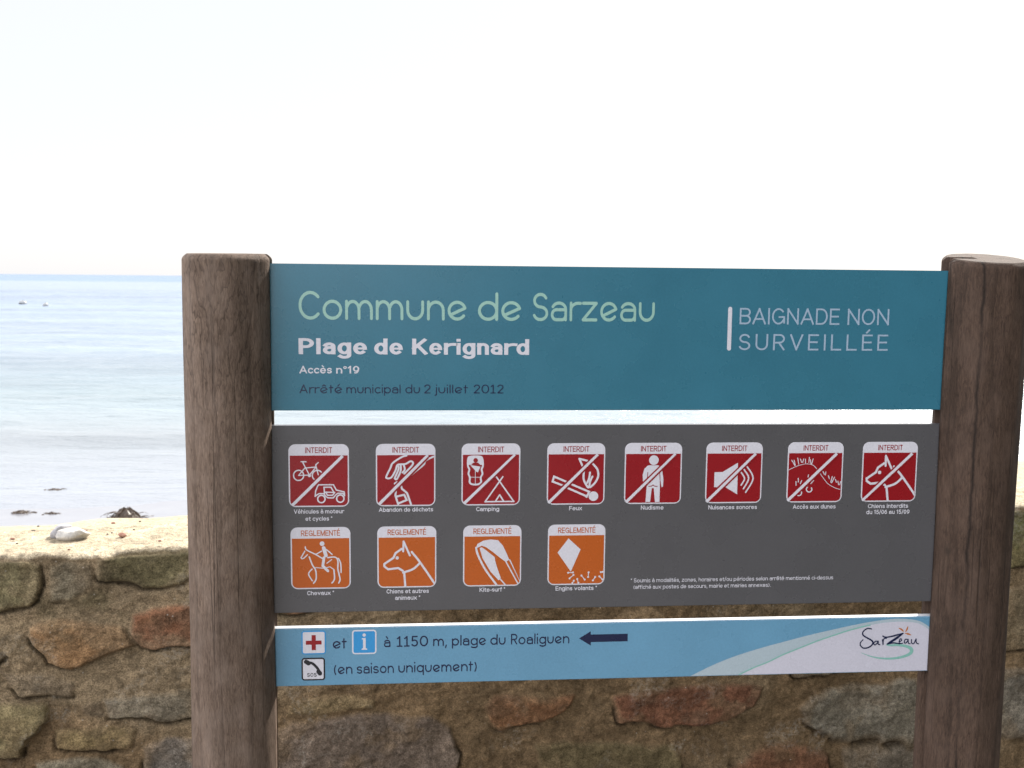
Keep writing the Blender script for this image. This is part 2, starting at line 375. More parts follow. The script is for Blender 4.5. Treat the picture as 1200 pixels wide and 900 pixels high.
STONES = [
 (L_([(-60, 205), (60, 200), (125, 215), (130, 300), (95, 370), (-60, 385)]), OLIVE, .014),
 (L_([(325, 190), (440, 172), (640, 168), (640, 270), (560, 300), (470, 310), (380, 296), (320, 270)]), (.155, .128, .068), .016),
 (L_([(160, 230), (230, 215), (305, 230), (310, 290), (250, 340), (170, 350), (150, 300)]), (.21, .175, .12), .006),
 (L_([(100, 430), (170, 402), (300, 405), (410, 440), (435, 495), (330, 535), (230, 575), (145, 560), (105, 500)]), ORNG, .022),
 (L_([(425, 400), (520, 370), (615, 355), (700, 370), (720, 470), (620, 505), (520, 520), (450, 510), (430, 470)]), REDS, .020),
 (L_([(-60, 690), (60, 682), (150, 685), (166, 740), (105, 800), (72, 870), (-60, 865)]), (.225, .18, .095), .024),
 (L_([(345, 660), (500, 655), (640, 640), (720, 660), (700, 730), (540, 742), (360, 735)]), (.21, .175, .125), .013),
 (L_([(285, 685), (345, 665), (350, 725), (295, 722)]), DARK, .004),
 (L_([(480, 830), (560, 790), (700, 800), (720, 960), (470, 960)]), (.17, .145, .12), .012),
 (L_([(190, 770), (330, 755), (450, 775), (440, 830), (330, 845), (200, 830)]), (.23, .17, .085), .009),
 (L_([(120, 880), (260, 860), (420, 880), (400, 960), (110, 960)]), (.20, .17, .12), .012),
 (L_([(-60, 500), (-5, 505), (30, 545), (0, 570), (-60, 575)]), DARK, .008),
 (L_([(20, 600), (150, 590), (250, 610), (240, 660), (60, 665)]), (.19, .145, .095), .006),
 (B_([(660, 130), (700, 100), (830, 92), (965, 95), (930, 150), (850, 190), (720, 212), (690, 180)]), (.225, .115, .058), .018),
 (B_([(-30, 230), (60, 180), (200, 165), (350, 150), (500, 160), (570, 200), (600, 280), (570, 380), (-30, 390)]), PURP, .018),
 (B_([(60, 110), (180, 95), (330, 110), (330, 140), (200, 155), (40, 160)]), (.24, .175, .095), .006),
 (B_([(830, 250), (1000, 245), (1160, 238), (1290, 250), (1310, 330), (1290, 400), (860, 400)]), (.15, .115, .06), .014),
 (R_([(40, 105), (100, 85), (290, 55), (450, 52), (530, 75), (500, 130), (350, 190), (190, 190), (60, 180)]), (.175, .080, .046), .020),
 (R_([(430, 330), (530, 250), (620, 245), (740, 270), (760, 400), (420, 400)]), (.185, .092, .052), .012),
 (R_([(640, 130), (720, 80), (830, 60), (1030, 40), (1100, 60), (1110, 220), (1000, 242), (760, 230), (660, 185)]), (.19, .165, .125), .018),
 (R_([(780, 250), (900, 245), (1060, 255), (1080, 400), (790, 400)]), (.17, .14, .105), .012),
 ([(1172, 600), (1220, 592), (1232, 660), (1178, 668)], (.12, .115, .05), .016),
 ([(1176, 690), (1225, 680), (1230, 760), (1172, 765)], (.17, .13, .08), .012),
 ([(1168, 785), (1225, 780), (1228, 870), (1166, 866)], (.19, .165, .13), .014),
]
MORTAR = (.262, .195, .120)
polys = [(np.array([on_wall(*p) for p in pts]), np.array(c)*1.2, h) for pts, c, h in STONES]
def build_wall():
    rng = random.Random(4)
    occ = [(p[:, 0].min()-.02, p[:, 0].max()+.02, p[:, 1].min()-.015, p[:, 1].max()+.015) for p, _, _ in polys]
    pal = [OLIVE, ORNG, BROWN, PURP, GREYB, BROWN, OLIVE, REDS, DARK, (.21, .17, .11)]
    out = list(polys)
    for tries in range(6000):
        w, h = rng.uniform(.12, .30), rng.uniform(.06, .14)
        s = rng.uniform(-8.5, 12.0); z = rng.uniform(.06, .95-h/2)
        bx = (s-w/2-.012, s+w/2+.012, z-h/2-.01, z+h/2+.01)
        if any(bx[0] < o[1] and bx[1] > o[0] and bx[2] < o[3] and bx[3] > o[2] for o in occ): continue
        occ.append(bx)
        n = 9; pts = []
        for i in range(n):
            a = 2*math.pi*i/n + rng.uniform(-.2, .2); e = .75
            ca, sa = math.cos(a), math.sin(a)
            r = rng.uniform(.88, 1.08)
            pts.append((s+w/2*r*math.copysign(abs(ca)**e, ca), z+h/2*r*math.copysign(abs(sa)**e, sa)))
        c = np.array(rng.choice(pal))*rng.uniform(1.0, 1.35)
        out.append((np.array(pts), c, rng.uniform(.008, .022)))
    return out
allst = build_wall()
ss = np.concatenate([np.arange(-9, -.30, .02), np.arange(-.30, 3.15, .0042), np.arange(3.15, 12.5, .02)])
zf = np.concatenate([np.linspace(-.10, .36, 30)[:-1], np.arange(.36, .9655, .0042)])
nf = len(zf)
arc_ = [(-.015*(1-math.cos(a)), .965+.015*math.sin(a)) for a in np.linspace(.15, math.pi/2, 8)]
tn = np.arange(-.021, -WALL_T+.02, -.0055)
prof = [(0.0, z) for z in zf] + arc_ + [(n, .98) for n in tn] + [(-WALL_T, .965), (-WALL_T, .8), (-WALL_T, .3), (-WALL_T, -.1)]
prof = np.array(prof)
S, T = np.meshgrid(ss, np.arange(len(prof)), indexing='ij')
NN = prof[T, 0].copy(); ZZ = prof[T, 1].copy()
sw = S+.018*fbm(S*11, ZZ*11, 4, 101)*2; zw = ZZ+.014*fbm(S*11+7, ZZ*11, 4, 102)*2
H = np.zeros_like(S); C = np.empty(S.shape+(3,)); 
mv = 1+.45*fbm(S*5, ZZ*5, 4, 103)
tan_ = sstep(-.12, .14, fbm(S*2.6+4, ZZ*4.2, 4, 130)+.55*(.80-ZZ))[..., None]        # greyer mortar high up, browner low down
C[:] = np.array(MORTAR)*(1-tan_)+np.array((.205, .138, .076))*tan_; C *= mv[..., None]
moss = sstep(.02, .18, fbm(S*7+3, ZZ*7, 4, 104))*sstep(.72, .88, ZZ)*.8          # green film near the top
front = (T < nf+8)
best = np.full(S.shape, -1.0)
for pts, c, h in allst:
    x0, x1, y0, y1 = pts[:, 0].min()-.05, pts[:, 0].max()+.05, pts[:, 1].min()-.05, pts[:, 1].max()+.05
    ix = np.where((ss > x0) & (ss < x1))[0]
    iz = np.where((prof[:nf, 1] > y0) & (prof[:nf, 1] < y1))[0]
    if len(ix) == 0 or len(iz) == 0: continue
    sl = np.ix_(ix, iz); px, pz = sw[sl], zw[sl]
    d2 = np.full(px.shape, 1e9); ins = np.zeros(px.shape, bool)
    m = len(pts)
    for i in range(m):
        a, b = pts[i], pts[(i+1) % m]; e = b-a
        wx, wz = px-a[0], pz-a[1]; t = np.clip((wx*e[0]+wz*e[1])/(e@e), 0, 1)
        d2 = np.minimum(d2, (wx-e[0]*t)**2+(wz-e[1]*t)**2)
        if abs(e[1]) > 1e-9:
            cond = (a[1] > pz) != (b[1] > pz)
            ins ^= cond & (px < e[0]*(pz-a[1])/e[1]+a[0])
    sd_ = np.where(ins, 1, -1)*np.sqrt(d2)
    f = sstep(-.003, .009, sd_)
    rim = sstep(0, .003, .0052-abs(sd_+.002))
    crack = rim*sstep(.02, .26, fbm(px*6+c[0]*40, pz*9, 3, 107)+.30*np.clip((pts[:, 1].mean()-pz)/.05, -1, 1))
    H[sl] += h*.8*f*(1+.6*fbm(px*9+5, pz*14, 4, 108)) - .009*crack
    tint = np.array(c)[None, None]*(1+.7*fbm(px*8+c[1]*90, pz*12, 5, 109))[..., None]
    warm = sstep(.05, .3, fbm(px*10, pz*16+8, 4, 110))[..., None]
    tint = tint*(1-warm*.45)+np.array((.15, .108, .07))*warm*.45
    fc = sstep(-.004, .007, sd_)[..., None]
    smear = sstep(.04, .22, fbm(px*13+c[2]*70, pz*15+c[0]*20, 5, 121)+.22*(1-sstep(0, .028, sd_)))[..., None]*.45   # mortar smeared over the stone
    tint = tint*(1-smear)+C[sl]*smear
    C[sl] = C[sl]*(1-fc)+tint*fc
    C[sl] = C[sl]*(1-.7*crack[..., None])+np.array((.02, .016, .011))*.7*crack[..., None]
C = C*(1-moss[..., None]*.7)+np.array((.13, .11, .058))*moss[..., None]*.7
H += .020*fbm(S*10, ZZ*13, 5, 111)+.008*fbm(S*30, ZZ*34, 4, 113)+.005*fbm(S*60, ZZ*60, 3, 112)+.003*fbm(S*115, ZZ*115, 2, 114)
fm = np.where(front, 1.0, 0.0)
NN += H*fm
edge_drop = .036*np.clip(-fbm(S*7.0, S*0+2, 5, 115)-.02, 0, .4)*1.6 + .010*fbm(S*30, NN*30, 3, 116) - .010*fbm(S*2.0, S*0+9, 3, 117)
topf = sstep(.955, .978, ZZ)*(T < len(prof)-4)
wt = np.exp(-np.clip(-NN, 0, 1)/.05)
ZZ = ZZ - topf*(edge_drop*(.35+.65*wt)) + topf*.006*fbm(S*40, NN*40, 3, 118)
sandy = sstep(.968, .979, prof[T, 1]+.012*fbm(S*18, NN*18, 4, 119))
C = C*(1-sandy[..., None])+(np.array((.50, .42, .30))*(1+.35*fbm(S*25, NN*25, 4, 120))[..., None])*sandy[..., None]
P = np.stack([A0[0]+WD[0]*S+WN[0]*NN, A0[1]+WD[1]*S+WN[1]*NN, ZZ], -1)
me = grid_mesh('stone_wall', P[:, ::-1]); vcol(me, 'stone_tint', np.clip(C[:, ::-1].reshape(-1, 3), .008, .8))
tag(link('stone_wall', me, M['rubble']), 'low rubble stone wall with wide brown mortar and sandy top behind the sign', 'wall')

# ------------------------------------------------------------------ the sign: posts and panels
PANEL_W, PT = 1.2, 0.015
R_POST = 0.0740
SIGN = empty('information_sign', (0.6, PT/2, 0))
tag(SIGN, 'beach information sign of three coloured panels slotted between two round wooden posts', 'sign')
def sign_child(name, me, mats, parent=None):
    me.transform(Matrix.Translation((-0.6, -PT/2, 0)))
    return link(name, me, mats, SIGN if parent is None else parent)

def post(cx, side, mat, label, top, tilt, seed):
    # round post with a saw-cut slot facing the panels (side = +1: slot opens to +X)
    SL, SDp = .0105, .055
    a0 = math.asin(SL/R_POST); n = 84
    prof = []
    for i in range(n+1):
        a = a0+(2*math.pi-2*a0)*i/n
        prof.append((R_POST*math.cos(a), R_POST*math.sin(a), 1))
    prof += [(R_POST-SDp, -SL, 0), (R_POST-SDp, SL, 0)]
    rng = random.Random(seed)
    zs = list(np.linspace(-.10, top-.03, 150))+[top-.014, top-.010, top-.007, top-.0045, top-.002, top-.0007, top]
    V = []; F = []; m = len(prof)
    def wob(a, z):
        return .0012*math.sin(3*a+z*2.1+seed)+.0008*math.sin(7*a-z*5+seed*2)+.0006*math.sin(13*a+z*11)
    for z in zs:
        ch = max(0, z-(top-.010))/.010; inset = .0085*ch**1.8
        for (x, y, o) in prof:
            a = math.atan2(y, x); r = math.hypot(x, y); rr_ = r
            if o: rr_ = r+wob(a, z)-inset
            px, py = rr_*math.cos(a), rr_*math.sin(a)
            zz = z + (py*math.tan(tilt) if z > top-.03 else 0)
            V.append((cx+side*px, PT/2+py, zz))
    for i in range(len(zs)-1):
        for j in range(m):
            q = (i*m+j, i*m+(j+1) % m, (i+1)*m+(j+1) % m, (i+1)*m+j)
            F.append(q if side > 0 else q[::-1])
    bm = bmesh.new(); vv = [bm.verts.new(p) for p in V]
    for f in F: bm.faces.new([vv[i] for i in f])
    base = (len(zs)-1)*m; topv = [vv[base+j] for j in range(m)]
    e = [bm.edges.get((topv[j], topv[(j+1) % m])) for j in range(m)]
    bmesh.ops.triangle_fill(bm, edges=e, use_beauty=True)
    bmesh.ops.recalc_face_normals(bm, faces=bm.faces)
    me = bpy.data.meshes.new('post'); bm.to_mesh(me); bm.free()
    for p in me.polygons: p.use_smooth = abs(p.normal.z) < .6
    o = sign_child('post', me, mat); o['label'] = label
    return o
post(-R_POST+.0015, +1, M['wood_pale'], 'grey-brown round post with a chamfered flat top', 1.657, rad(2.0), 3)
post(PANEL_W+R_POST-.001, -1, M['wood_shaded_brown'], 'brown round post, darkened for weaker light, with an open saw slot in its top', 1.665, rad(8.5), 11)

Zs = [1.6415, 1.3894, 1.3631, 1.0298, 1.0015, 0.8956]
def panel(z1, z0, mat, label, edge=None):
    bm = bmesh.new()
    bmesh.ops.create_cube(bm, size=1)
    x0, x1 = -.035, PANEL_W+.035
    for v_ in bm.verts:
        v_.co = Vector((x0 if v_.co.x < 0 else x1, 0 if v_.co.y < 0 else PT, z0 if v_.co.z < 0 else z1))
    bmesh.ops.bevel(bm, geom=[e_ for e_ in bm.edges if abs((e_.verts[0].co-e_.verts[1].co).x) > .5], offset=.0012, segments=2, affect='EDGES')
    bm.normal_update()
    for f_ in bm.faces: f_.material_index = 0 if f_.normal.y < -.9 else 1
    me = bpy.data.meshes.new('panel'); bm.to_mesh(me); bm.free()
    o = sign_child('panel', me, [mat, edge or mat]); o['label'] = label
    return o
P_TEAL = panel(Zs[0], Zs[1], M['teal'], 'dark teal title panel with pale lettering')
P_GREY = panel(Zs[2], Zs[3], M['grey'], 'grey panel with twelve red and orange pictograms')
P_BLUE = panel(Zs[4], Zs[5], M['sky_blue'], 'light blue direction panel with arrow and white logo corner', M['edge'])

# ------------------------------------------------------------------ flat print: strokes to meshes
def strip(pts, w, cap):
    """mitred ribbon polygons along a polyline; cap: 'r' round, 's' square, 'b' butt"""
    pts = [np.array(p, float) for p in pts]
    q = [pts[0]]
    for p in pts[1:]:
        if np.hypot(*(p-q[-1])) > 1e-6: q.append(p)
    pts = q; out = []; h = w/2
    if len(pts) < 2: return [disc(pts[0][0], pts[0][1], h)]
    closed = np.hypot(*(pts[0]-pts[-1])) < 1e-6 and len(pts) > 3
    if cap == 's' and not closed:
        a = pts[0]-pts[1]; pts[0] = pts[0]+a/np.hypot(*a)*h
        a = pts[-1]-pts[-2]; pts[-1] = pts[-1]+a/np.hypot(*a)*h
    n = len(pts); dirs = [(pts[i+1]-pts[i])/np.hypot(*(pts[i+1]-pts[i])) for i in range(n-1)]
    nr = [np.array((-d[1], d[0])) for d in dirs]
    def off(i, seg):
        if closed: j, k_ = (i-1) % (n-1), i % (n-1)
        else: j, k_ = max(i-1, 0), min(i, n-2)
        b = nr[j]+nr[k_]; l = np.hypot(*b)
        c = l/2
        if c < .55:                     # sharp corner: no mitre
            out.append(disc(pts[i % n][0], pts[i % n][1], h)); return nr[seg]*h
        b = b/l; return b*h/max(c, .55)
    for i in range(n-1):
        oa, ob = off(i, i), off(i+1, i)
        qa, qb, qc, qd = tuple(pts[i]-oa), tuple(pts[i+1]-ob), tuple(pts[i+1]+ob), tuple(pts[i]+oa)
        out.append([qa, qb, qc]); out.append([qa, qc, qd])
    if cap == 'r' and not closed:
        out.append(disc(*pts[0], h)); out.append(disc(*pts[-1], h))
    return out
def disc(x, y, r, n=14):
    return [(x+r*math.cos(2*math.pi*i/n), y+r*math.sin(2*math.pi*i/n)) for i in range(n)]
def union(polys_):
    V = []; F = []
    for p in polys_:
        if sum(p[i][0]*p[(i+1) % len(p)][1]-p[(i+1) % len(p)][0]*p[i][1] for i in range(len(p))) < 0: p = p[::-1]
        F.append(list(range(len(V), len(V)+len(p)))); V += [Vector(q) for q in p]
    r = delaunay_2d_cdt(V, [], F, 0, 1e-7)
    vs_ = np.array([(q[0], q[1]) for q in r[0]]); T3 = []
    for f in r[2]:
        for i in range(1, len(f)-1): T3.append((f[0], f[i], f[i+1]))
    cen = vs_[np.array(T3)].mean(1); inside = np.zeros(len(cen), bool)      # which triangles lie in any input polygon
    for p in polys_:
        q = np.array(p); lo, hi = q.min(0), q.max(0)
        idx = np.where(~inside & (cen[:, 0] > lo[0]) & (cen[:, 0] < hi[0]) & (cen[:, 1] > lo[1]) & (cen[:, 1] < hi[1]))[0]
        if not len(idx): continue
        X_, Y_ = cen[idx, 0], cen[idx, 1]; c_ = np.zeros(len(idx), bool)
        for i in range(len(q)):
            a, b = q[i], q[(i+1) % len(q)]
            if a[1] != b[1]: c_ ^= ((a[1] > Y_) != (b[1] > Y_)) & (X_ < (b[0]-a[0])*(Y_-a[1])/(b[1]-a[1])+a[0])
        inside[idx] |= c_
    keep = [f for f, o in zip(T3, inside) if o]
    used = sorted({i for f in keep for i in f}); mp = {a: b for b, a in enumerate(used)}
    v = np.array([(vs_[i][0], vs_[i][1]) for i in used]).reshape(-1, 2)
    tri = []
    for f in keep:
        f = [mp[i] for i in f]; a, b, c = v[f[0]], v[f[1]], v[f[2]]
        if (b[0]-a[0])*(c[1]-a[1])-(b[1]-a[1])*(c[0]-a[0]) < 0: f = f[::-1]
        tri.append(f)
    return v, tri
class Print:
    """flat print on a panel: triangles in panel coordinates (x, z), one height step per layer"""
    def __init__(s): s.V = []; s.F = []; s.mi = []; s.mats = []
    def add(s, v, tri, mat, layer):
        if mat not in s.mats: s.mats.append(mat)
        b = len(s.V); y = -.00025*layer
        s.V += [(p[0], y, p[1]) for p in v]; s.F += [tuple(i+b for i in f) for f in tri]; s.mi += [s.mats.index(mat)]*len(tri)
    def build(s, name, parent, label=None):
        me = mesh_np(name, s.V, s.F, smooth=False); me.polygons.foreach_set("material_index", s.mi)
        o = sign_child(name, me, [M[m] for m in s.mats], parent)
        if label: o['label'] = label
        return o

def arc(cx, cy, rx, ry, a0, a1, n=None):
    n = n or max(4, int(abs(a1-a0)/16))
    return [(cx+rx*math.cos(rad(a0+(a1-a0)*i/n)), cy+ry*math.sin(rad(a0+(a1-a0)*i/n))) for i in range(n+1)]

ACC = {'é': ('e', 'a'), 'è': ('e', 'g'), 'ê': ('e', 'c'), 'à': ('a', 'g'), 'É': ('E', 'a')}
def glyph(ch, w, xh, rnd):
    """strokes of one letter, cap height 1; returns (strokes, dots, width)"""
    h = w/2; B = h; X = xh-h; T = 1-h; D = -.27+h; L = h
    st = []; dots = []
    if ch in ACC:
        b, ac = ACC[ch]; st, dots, W = glyph(b, w, xh, rnd)
        st = list(st); y0 = (1.0 if b == 'E' else xh)+.10+h*.3; c = W/2; aw = min(w, .13)
        if ac == 'a': st.append(([(c-.05, y0), (c+.09, y0+.16)], aw))
        if ac == 'g': st.append(([(c+.05, y0), (c-.09, y0+.16)], aw))
        if ac == 'c': st.append(([(c-.15, y0), (c, y0+.13), (c+.15, y0)], aw))
        return st, dots, W
    bw = .70+w*.55 if rnd else .60+w*.55 if w < .17 else .42+w*.7
    m = (B+X)/2; ry = (X-B)/2
    def S_(*a): st.append((list(a), w))
    def C_(pts): st.append((pts, w))
    W = bw; R = W-h; cx = W/2; rx = W/2-h
    if ch == 'o': C_(arc(cx, m, rx, ry, 0, 360))
    elif ch == 'c': C_(arc(cx, m, rx, ry, 48, 312)); W = cx+rx*math.cos(rad(48))+h
    elif ch == 'e':
        if rnd:
            a = arc(cx, m, rx, ry, 18, 322); C_(a); S_(a[0], (cx+rx*math.cos(rad(212)), m+ry*math.sin(rad(212))))
        else: C_(arc(cx, m, rx, ry, 0, 318 if w < .17 else 308)); st.append(([(L, m), (R, m)], w if w < .15 else w*.72))
    elif ch == 'a':
        W = bw*.92; R = W-h; cx = W/2; rx = W/2-h; bh = (X-B)*.60
        r_ = min(rx, (X-B)*.38)
        C_(arc(R-rx, X-r_, rx, r_, 155, 0)+[(R, B)])
        C_([(R, B+bh)]+arc(L+bh*.5, B+bh/2, bh*.5, bh/2, 90, 270)+arc(R-bh*.45, B+bh*.5, bh*.45, bh*.5, 270, 345))
    elif ch in 'dqgbp':
        C_(arc(cx, m, rx, ry, 0, 360)); x = R if ch in 'dqg' else L
        if ch in 'db': S_((x, B), (x, T))
        elif ch == 'g':
            C_([(x, X)]+arc(cx, D+.13, rx, .13, 0, -150))
        else: S_((x, D), (x, X))
    elif ch in 'nhu':
        W = bw*.92; R = W-h; cx = W/2; rx = W/2-h; r_ = min(rx, ry*1.2)
        if ch == 'u':
            C_([(L, X)]+arc(cx, B+r_, rx, r_, 180, 360)+[(R, X)])
            if not rnd: S_((R, B), (R, X))
        else:
            S_((L, B), (L, X if ch == 'n' else T)); C_([(L, X-r_*.7)]+arc(cx, X-r_, rx, r_, 160, 0)+[(R, B)])
    elif ch == 'm':
        W = bw*1.42; R = W-h; rx = (R-L)/4; r_ = min(rx*1.2, ry)
        S_((L, B), (L, X)); cx = L+2*rx
        C_(arc(L+rx, X-r_, rx, r_, 160, 0)+[(cx, B)]); C_(arc(cx+rx, X-r_, rx, r_, 160, 0)+[(R, B)])
    elif ch == 'r':
        W = .36+w*.5; S_((L, B), (L, X)); r_ = W-w*.8
        C_([(L, X-.22)]+arc(L+r_, X-.22, r_, .22, 165, 75))
    elif ch in 'il':
        W = w+.02; S_((W/2, B), (W/2, X if ch == 'i' else T))
        if ch == 'i': dots.append((W/2, 1-h if not rnd else .98-h, w))
    elif ch == 'j':
        W = .20+w*.6; x = W-h; C_([(x, X)]+arc(x-.16, D+.12, .16, .12, 0, -80)); dots.append((x, .98-h, w))
    elif ch == 't':
        W = .34+w*.6; x = W*.42; C_([(x, .93-h)]+[(x, B+.12)]+arc(x+.12, B+.10, .12, .10, 180, 270)+[(W-h*.6, B)] if not rnd else [(x, .93-h), (x, B)])
        S_((h*.4, X), (W-h*.6, X))
    elif ch == 'f':
        W = .34+w*.5; x = W*.4; C_([(x, B)]+arc(x+.15, T-.15, .15, .15, 180, 90)); S_((h*.4, X), (W-h*.5, X))
    elif ch == 's':
        W = bw*.84; rx = W/2-h; cx = W/2; r_ = ry/2
        C_(arc(cx, X-r_, rx*.95, r_, 30, 270)[:-1]+arc(cx, B+r_, rx, r_, 90, -150))
    elif ch == 'v': S_((L, X), (cx, B), (R, X))
    elif ch == 'y': S_((L, X), (cx, B)); S_((R, X), (cx-.12, D))
    elif ch == 'x': S_((L, B), (R, X)); S_((L, X), (R, B))
    elif ch == 'z': W = bw*.9; R = W-h; S_((L, X), (R, X)); S_((R, X), (L, B)); S_((L, B), (R, B))
    elif ch == 'k': S_((L, B), (L, T)); S_((R, X), (L, m-.05)); S_((L+.18, m+.08), (R, B))
    elif ch in 'CGOQ':
        W = .92 if ch == 'C' and rnd else .78+w*.4; R = W-h; cx = W/2; rx = W/2-h; y = .5; r_ = .5-h
        if ch == 'O': C_(arc(cx, y, rx, r_, 0, 360))
        elif ch == 'C': C_(arc(cx, y, rx, r_, 42, 318)); W = cx+rx*math.cos(rad(42))+h
        else: C_(arc(cx, y, rx, r_, 42, 330)); S_((cx+.06, y-.04), (R, y-.04), (R, B+.06))
    elif ch == 'S':
        W = .62+w*.5; cx = W/2; rx = W/2-h; r_ = (T-B)/4
        C_(arc(cx, T-r_, rx*.92, r_, 25, 270)[:-1]+arc(cx, B+r_, rx, r_, 90, -160))
    elif ch in 'PRBD':
        W = (.62 if w < .17 else .50)+w*.6; R = W-h; S_((L, B), (L, T))
        if ch == 'D': W += .06; R = W-h; C_([(L, T)]+arc(R-.34, .5, .34, .5-h, 90, -90)+[(L, B)])
        else:
            my = .47 if ch != 'B' else .52; r_ = (T-my)/2
            C_([(L, T)]+arc(R-r_*1.1, T-r_, r_*1.1, r_, 90, -90)+[(L, my)])
            if ch == 'R': S_((R-.30, my), (R, B))
            if ch == 'B': r2 = (my-B)/2; C_([(L, my)]+arc(R-r2, my-r2, r2*1.1, r2, 90, -90)+[(L, B)])
    elif ch in 'EFLTI':
        W = .58+w*.4; R = W-h
        if ch == 'I': W = w+.02; S_((W/2, B), (W/2, T))
        elif ch == 'T': S_((W/2, B), (W/2, T)); S_((L, T), (R, T))
        else:
            S_((L, B), (L, T))
            if ch in 'EF': S_((L, T), (R, T)); S_((L, .51), (R-.05, .51))
            if ch in 'EL': S_((L, B), (R, B))
    elif ch == 'A':
        W = .76+w*.6; R = W-h; S_((L, B), (W/2, T), (R, B)) if rnd else (S_((L*.8, B), (W/2, T)), S_((R+h*.2, B), (W/2, T))); y = .33
        S_((L+(W/2-L)*y, y), (R-(W/2-L)*y, y))
    elif ch == 'V': W = .72+w*.5; R = W-h; S_((L, T), (W/2, B)); S_((R, T), (W/2, B))
    elif ch == 'N': W = .68+w*.5; R = W-h; S_((L, B), (L, T)); S_((R, B), (R, T)); S_((L, T), (R, B))
    elif ch == 'M': W = .80+w*.7; R = W-h; S_((L, B), (L, T)); S_((R, B), (R, T)); S_((L, T), (W/2, B)); S_((W/2, B), (R, T))
    elif ch == 'K': W = (.66 if w < .17 else .52)+w*.7; R = W-h; S_((L, B), (L, T)); S_((R-.04, T), (L, .40)); S_((L+.18, .52), (R, B))
    elif ch == 'U': W = .68+w*.5; R = W-h; C_([(L, T)]+arc(W/2, B+.30, W/2-h, .30, 180, 360)+[(R, T)])
    elif ch == '0':
        W = .58+w*.4 if not rnd else .74; C_(arc(W/2, .5, W/2-h, .5-h, 0, 360))
    elif ch == '1':
        W = .36+w*.5; x = W*.6; S_((x, B), (x, T)); S_((x, T), (L, T-.17))
        if rnd: S_((L-.02, B), (W-h+.08, B)); W += .08
    elif ch == '2':
        W = .56+w*.4; r_ = W/2-h; C_(arc(W/2, T-r_, r_, r_, 165, -25)+[(L, B)]); S_((L, B), (W-h, B))
    elif ch == '5':
        W = .56+w*.4; R = W-h; S_((R-.04, T), (L+.06, T)); S_((L+.06, T), (L+.03, .56)); C_([(L+.03, .55)]+arc(W/2-.02, B+.27, W/2-h, .27, 110, -150))
    elif ch in '69':
        W = .58+w*.4; r_ = .30; c0 = arc(W/2, B+r_, W/2-h, r_, 0, 360); c1 = arc(W/2+.05, B+r_, W/2-h+.05, T-B-r_, 180, 75)
        if ch == '9': c0 = [(W-x, 1-y) for x, y in c0]; c1 = [(W-x, 1-y) for x, y in c1]
        C_(c0); C_(c1)
    elif ch == '°': W = .36; C_(arc(W/2, T-.13, .13, .13, 0, 360)); st[-1] = (st[-1][0], w*.7)
    elif ch == '*':
        W = .34
        for a in (90, 30, 150): st.append(([(W/2+.15*math.cos(rad(a)), .82+.15*math.sin(rad(a))), (W/2-.15*math.cos(rad(a)), .82-.15*math.sin(rad(a)))], w*.6))
    elif ch == '.': W = w+.04; dots.append((W/2, h, w))
    elif ch == ',': W = w+.06; st.append(([(W/2+.02, h*1.2), (W/2-.05, -.14)], w))
    elif ch == '-': W = .34; S_((.06, .36), (.28, .36))
    elif ch == '/': W = .36; S_((h*.5, 0), (W-h*.5, 1))
    elif ch == '(': W = .26+w; C_(arc(W+.30, .40, W+.22-h, .62, 140, 220))
    elif ch == ')': W = .26+w; C_([(W-x, y) for x, y in arc(W+.30, .40, W+.22-h, .62, 140, 220)])
    else: raise ValueError(ch)
    return st, dots, W
GC = {}
def glyph_mesh(ch, w, xh, rnd):
    key = (ch, w, xh, rnd)
    if key not in GC:
        st, dots, W = glyph(ch, w, xh, rnd); pl = []
        for pts, ww in st: pl += strip(pts, ww, 'r' if rnd else 's')
        for x, y, ww in dots: pl.append(disc(x, y, ww*.62) if rnd else [(x-ww/2, y-ww/2), (x+ww/2, y-ww/2), (x+ww/2, y+ww/2), (x-ww/2, y+ww/2)])
        GC[key] = (*union(pl), W)
    return GC[key]
def text(pr, words, base, cap, mat, w=.13, xh=.72, rnd=False, gap=.12, layer=1, xref=None):
    """words: [(string, x0, x1)] in photo pixels along the line; base: baseline pixel at xref; cap: cap height in pixels"""
    xr = words[0][1] if xref is None else xref
    z = on_panel(xr, base)[1]; capm = on_panel(xr, base-cap)[1]-z
    for wd, x0, x1 in words:
        a, b = on_panel(x0, base)[0], on_panel(x1, base)[0]
        gl = [(glyph_mesh(c, w, xh, rnd) if c != ' ' else None) for c in wd]
        tot = 0; xs = []
        for g in gl:
            xs.append(tot); tot += (.34 if g is None else g[2]+gap)
        tot -= gap; kx = (b-a)/tot
        for g, x in zip(gl, xs):
            if g is None: continue
            v = g[0]*np.array((kx, capm))+np.array((a+x*kx, z))
            pr.add(v, g[1], mat, layer)

# ---- teal panel
def line(parent, label, *a, **kw):
    pr = Print(); text(pr, *a, **kw); return pr.build('lettering', parent, label)
line(P_TEAL, 'large pale green rounded title', [('Commune', 350, 547), ('de', 560, 611), ('Sarzeau', 624, 767)], 374.6, 34.0, 'pale_green', w=.112, xh=.70, rnd=True, gap=.115)
line(P_TEAL, 'heavy white lettering', [('Plage', 350, 430), ('de', 438.5, 472), ('Kerignard', 483, 620)], 415, 18.8, 'white', w=.172, xh=.74, gap=.075)
line(P_TEAL, 'small white bold lettering', [('Accès', 351, 389), ('n°19', 394, 421)], 437.6, 8.9, 'white', w=.16, xh=.74, gap=.10)
line(P_TEAL, 'thin navy lettering', [('Arrêté', 351, 401), ('municipal', 406, 469.5), ('du', 475, 492), ('2', 497, 504.5), ('juillet', 509, 548), ('2012', 555, 590)], 461, 10.6, 'navy', w=.112, xh=.70, rnd=True, gap=.14)
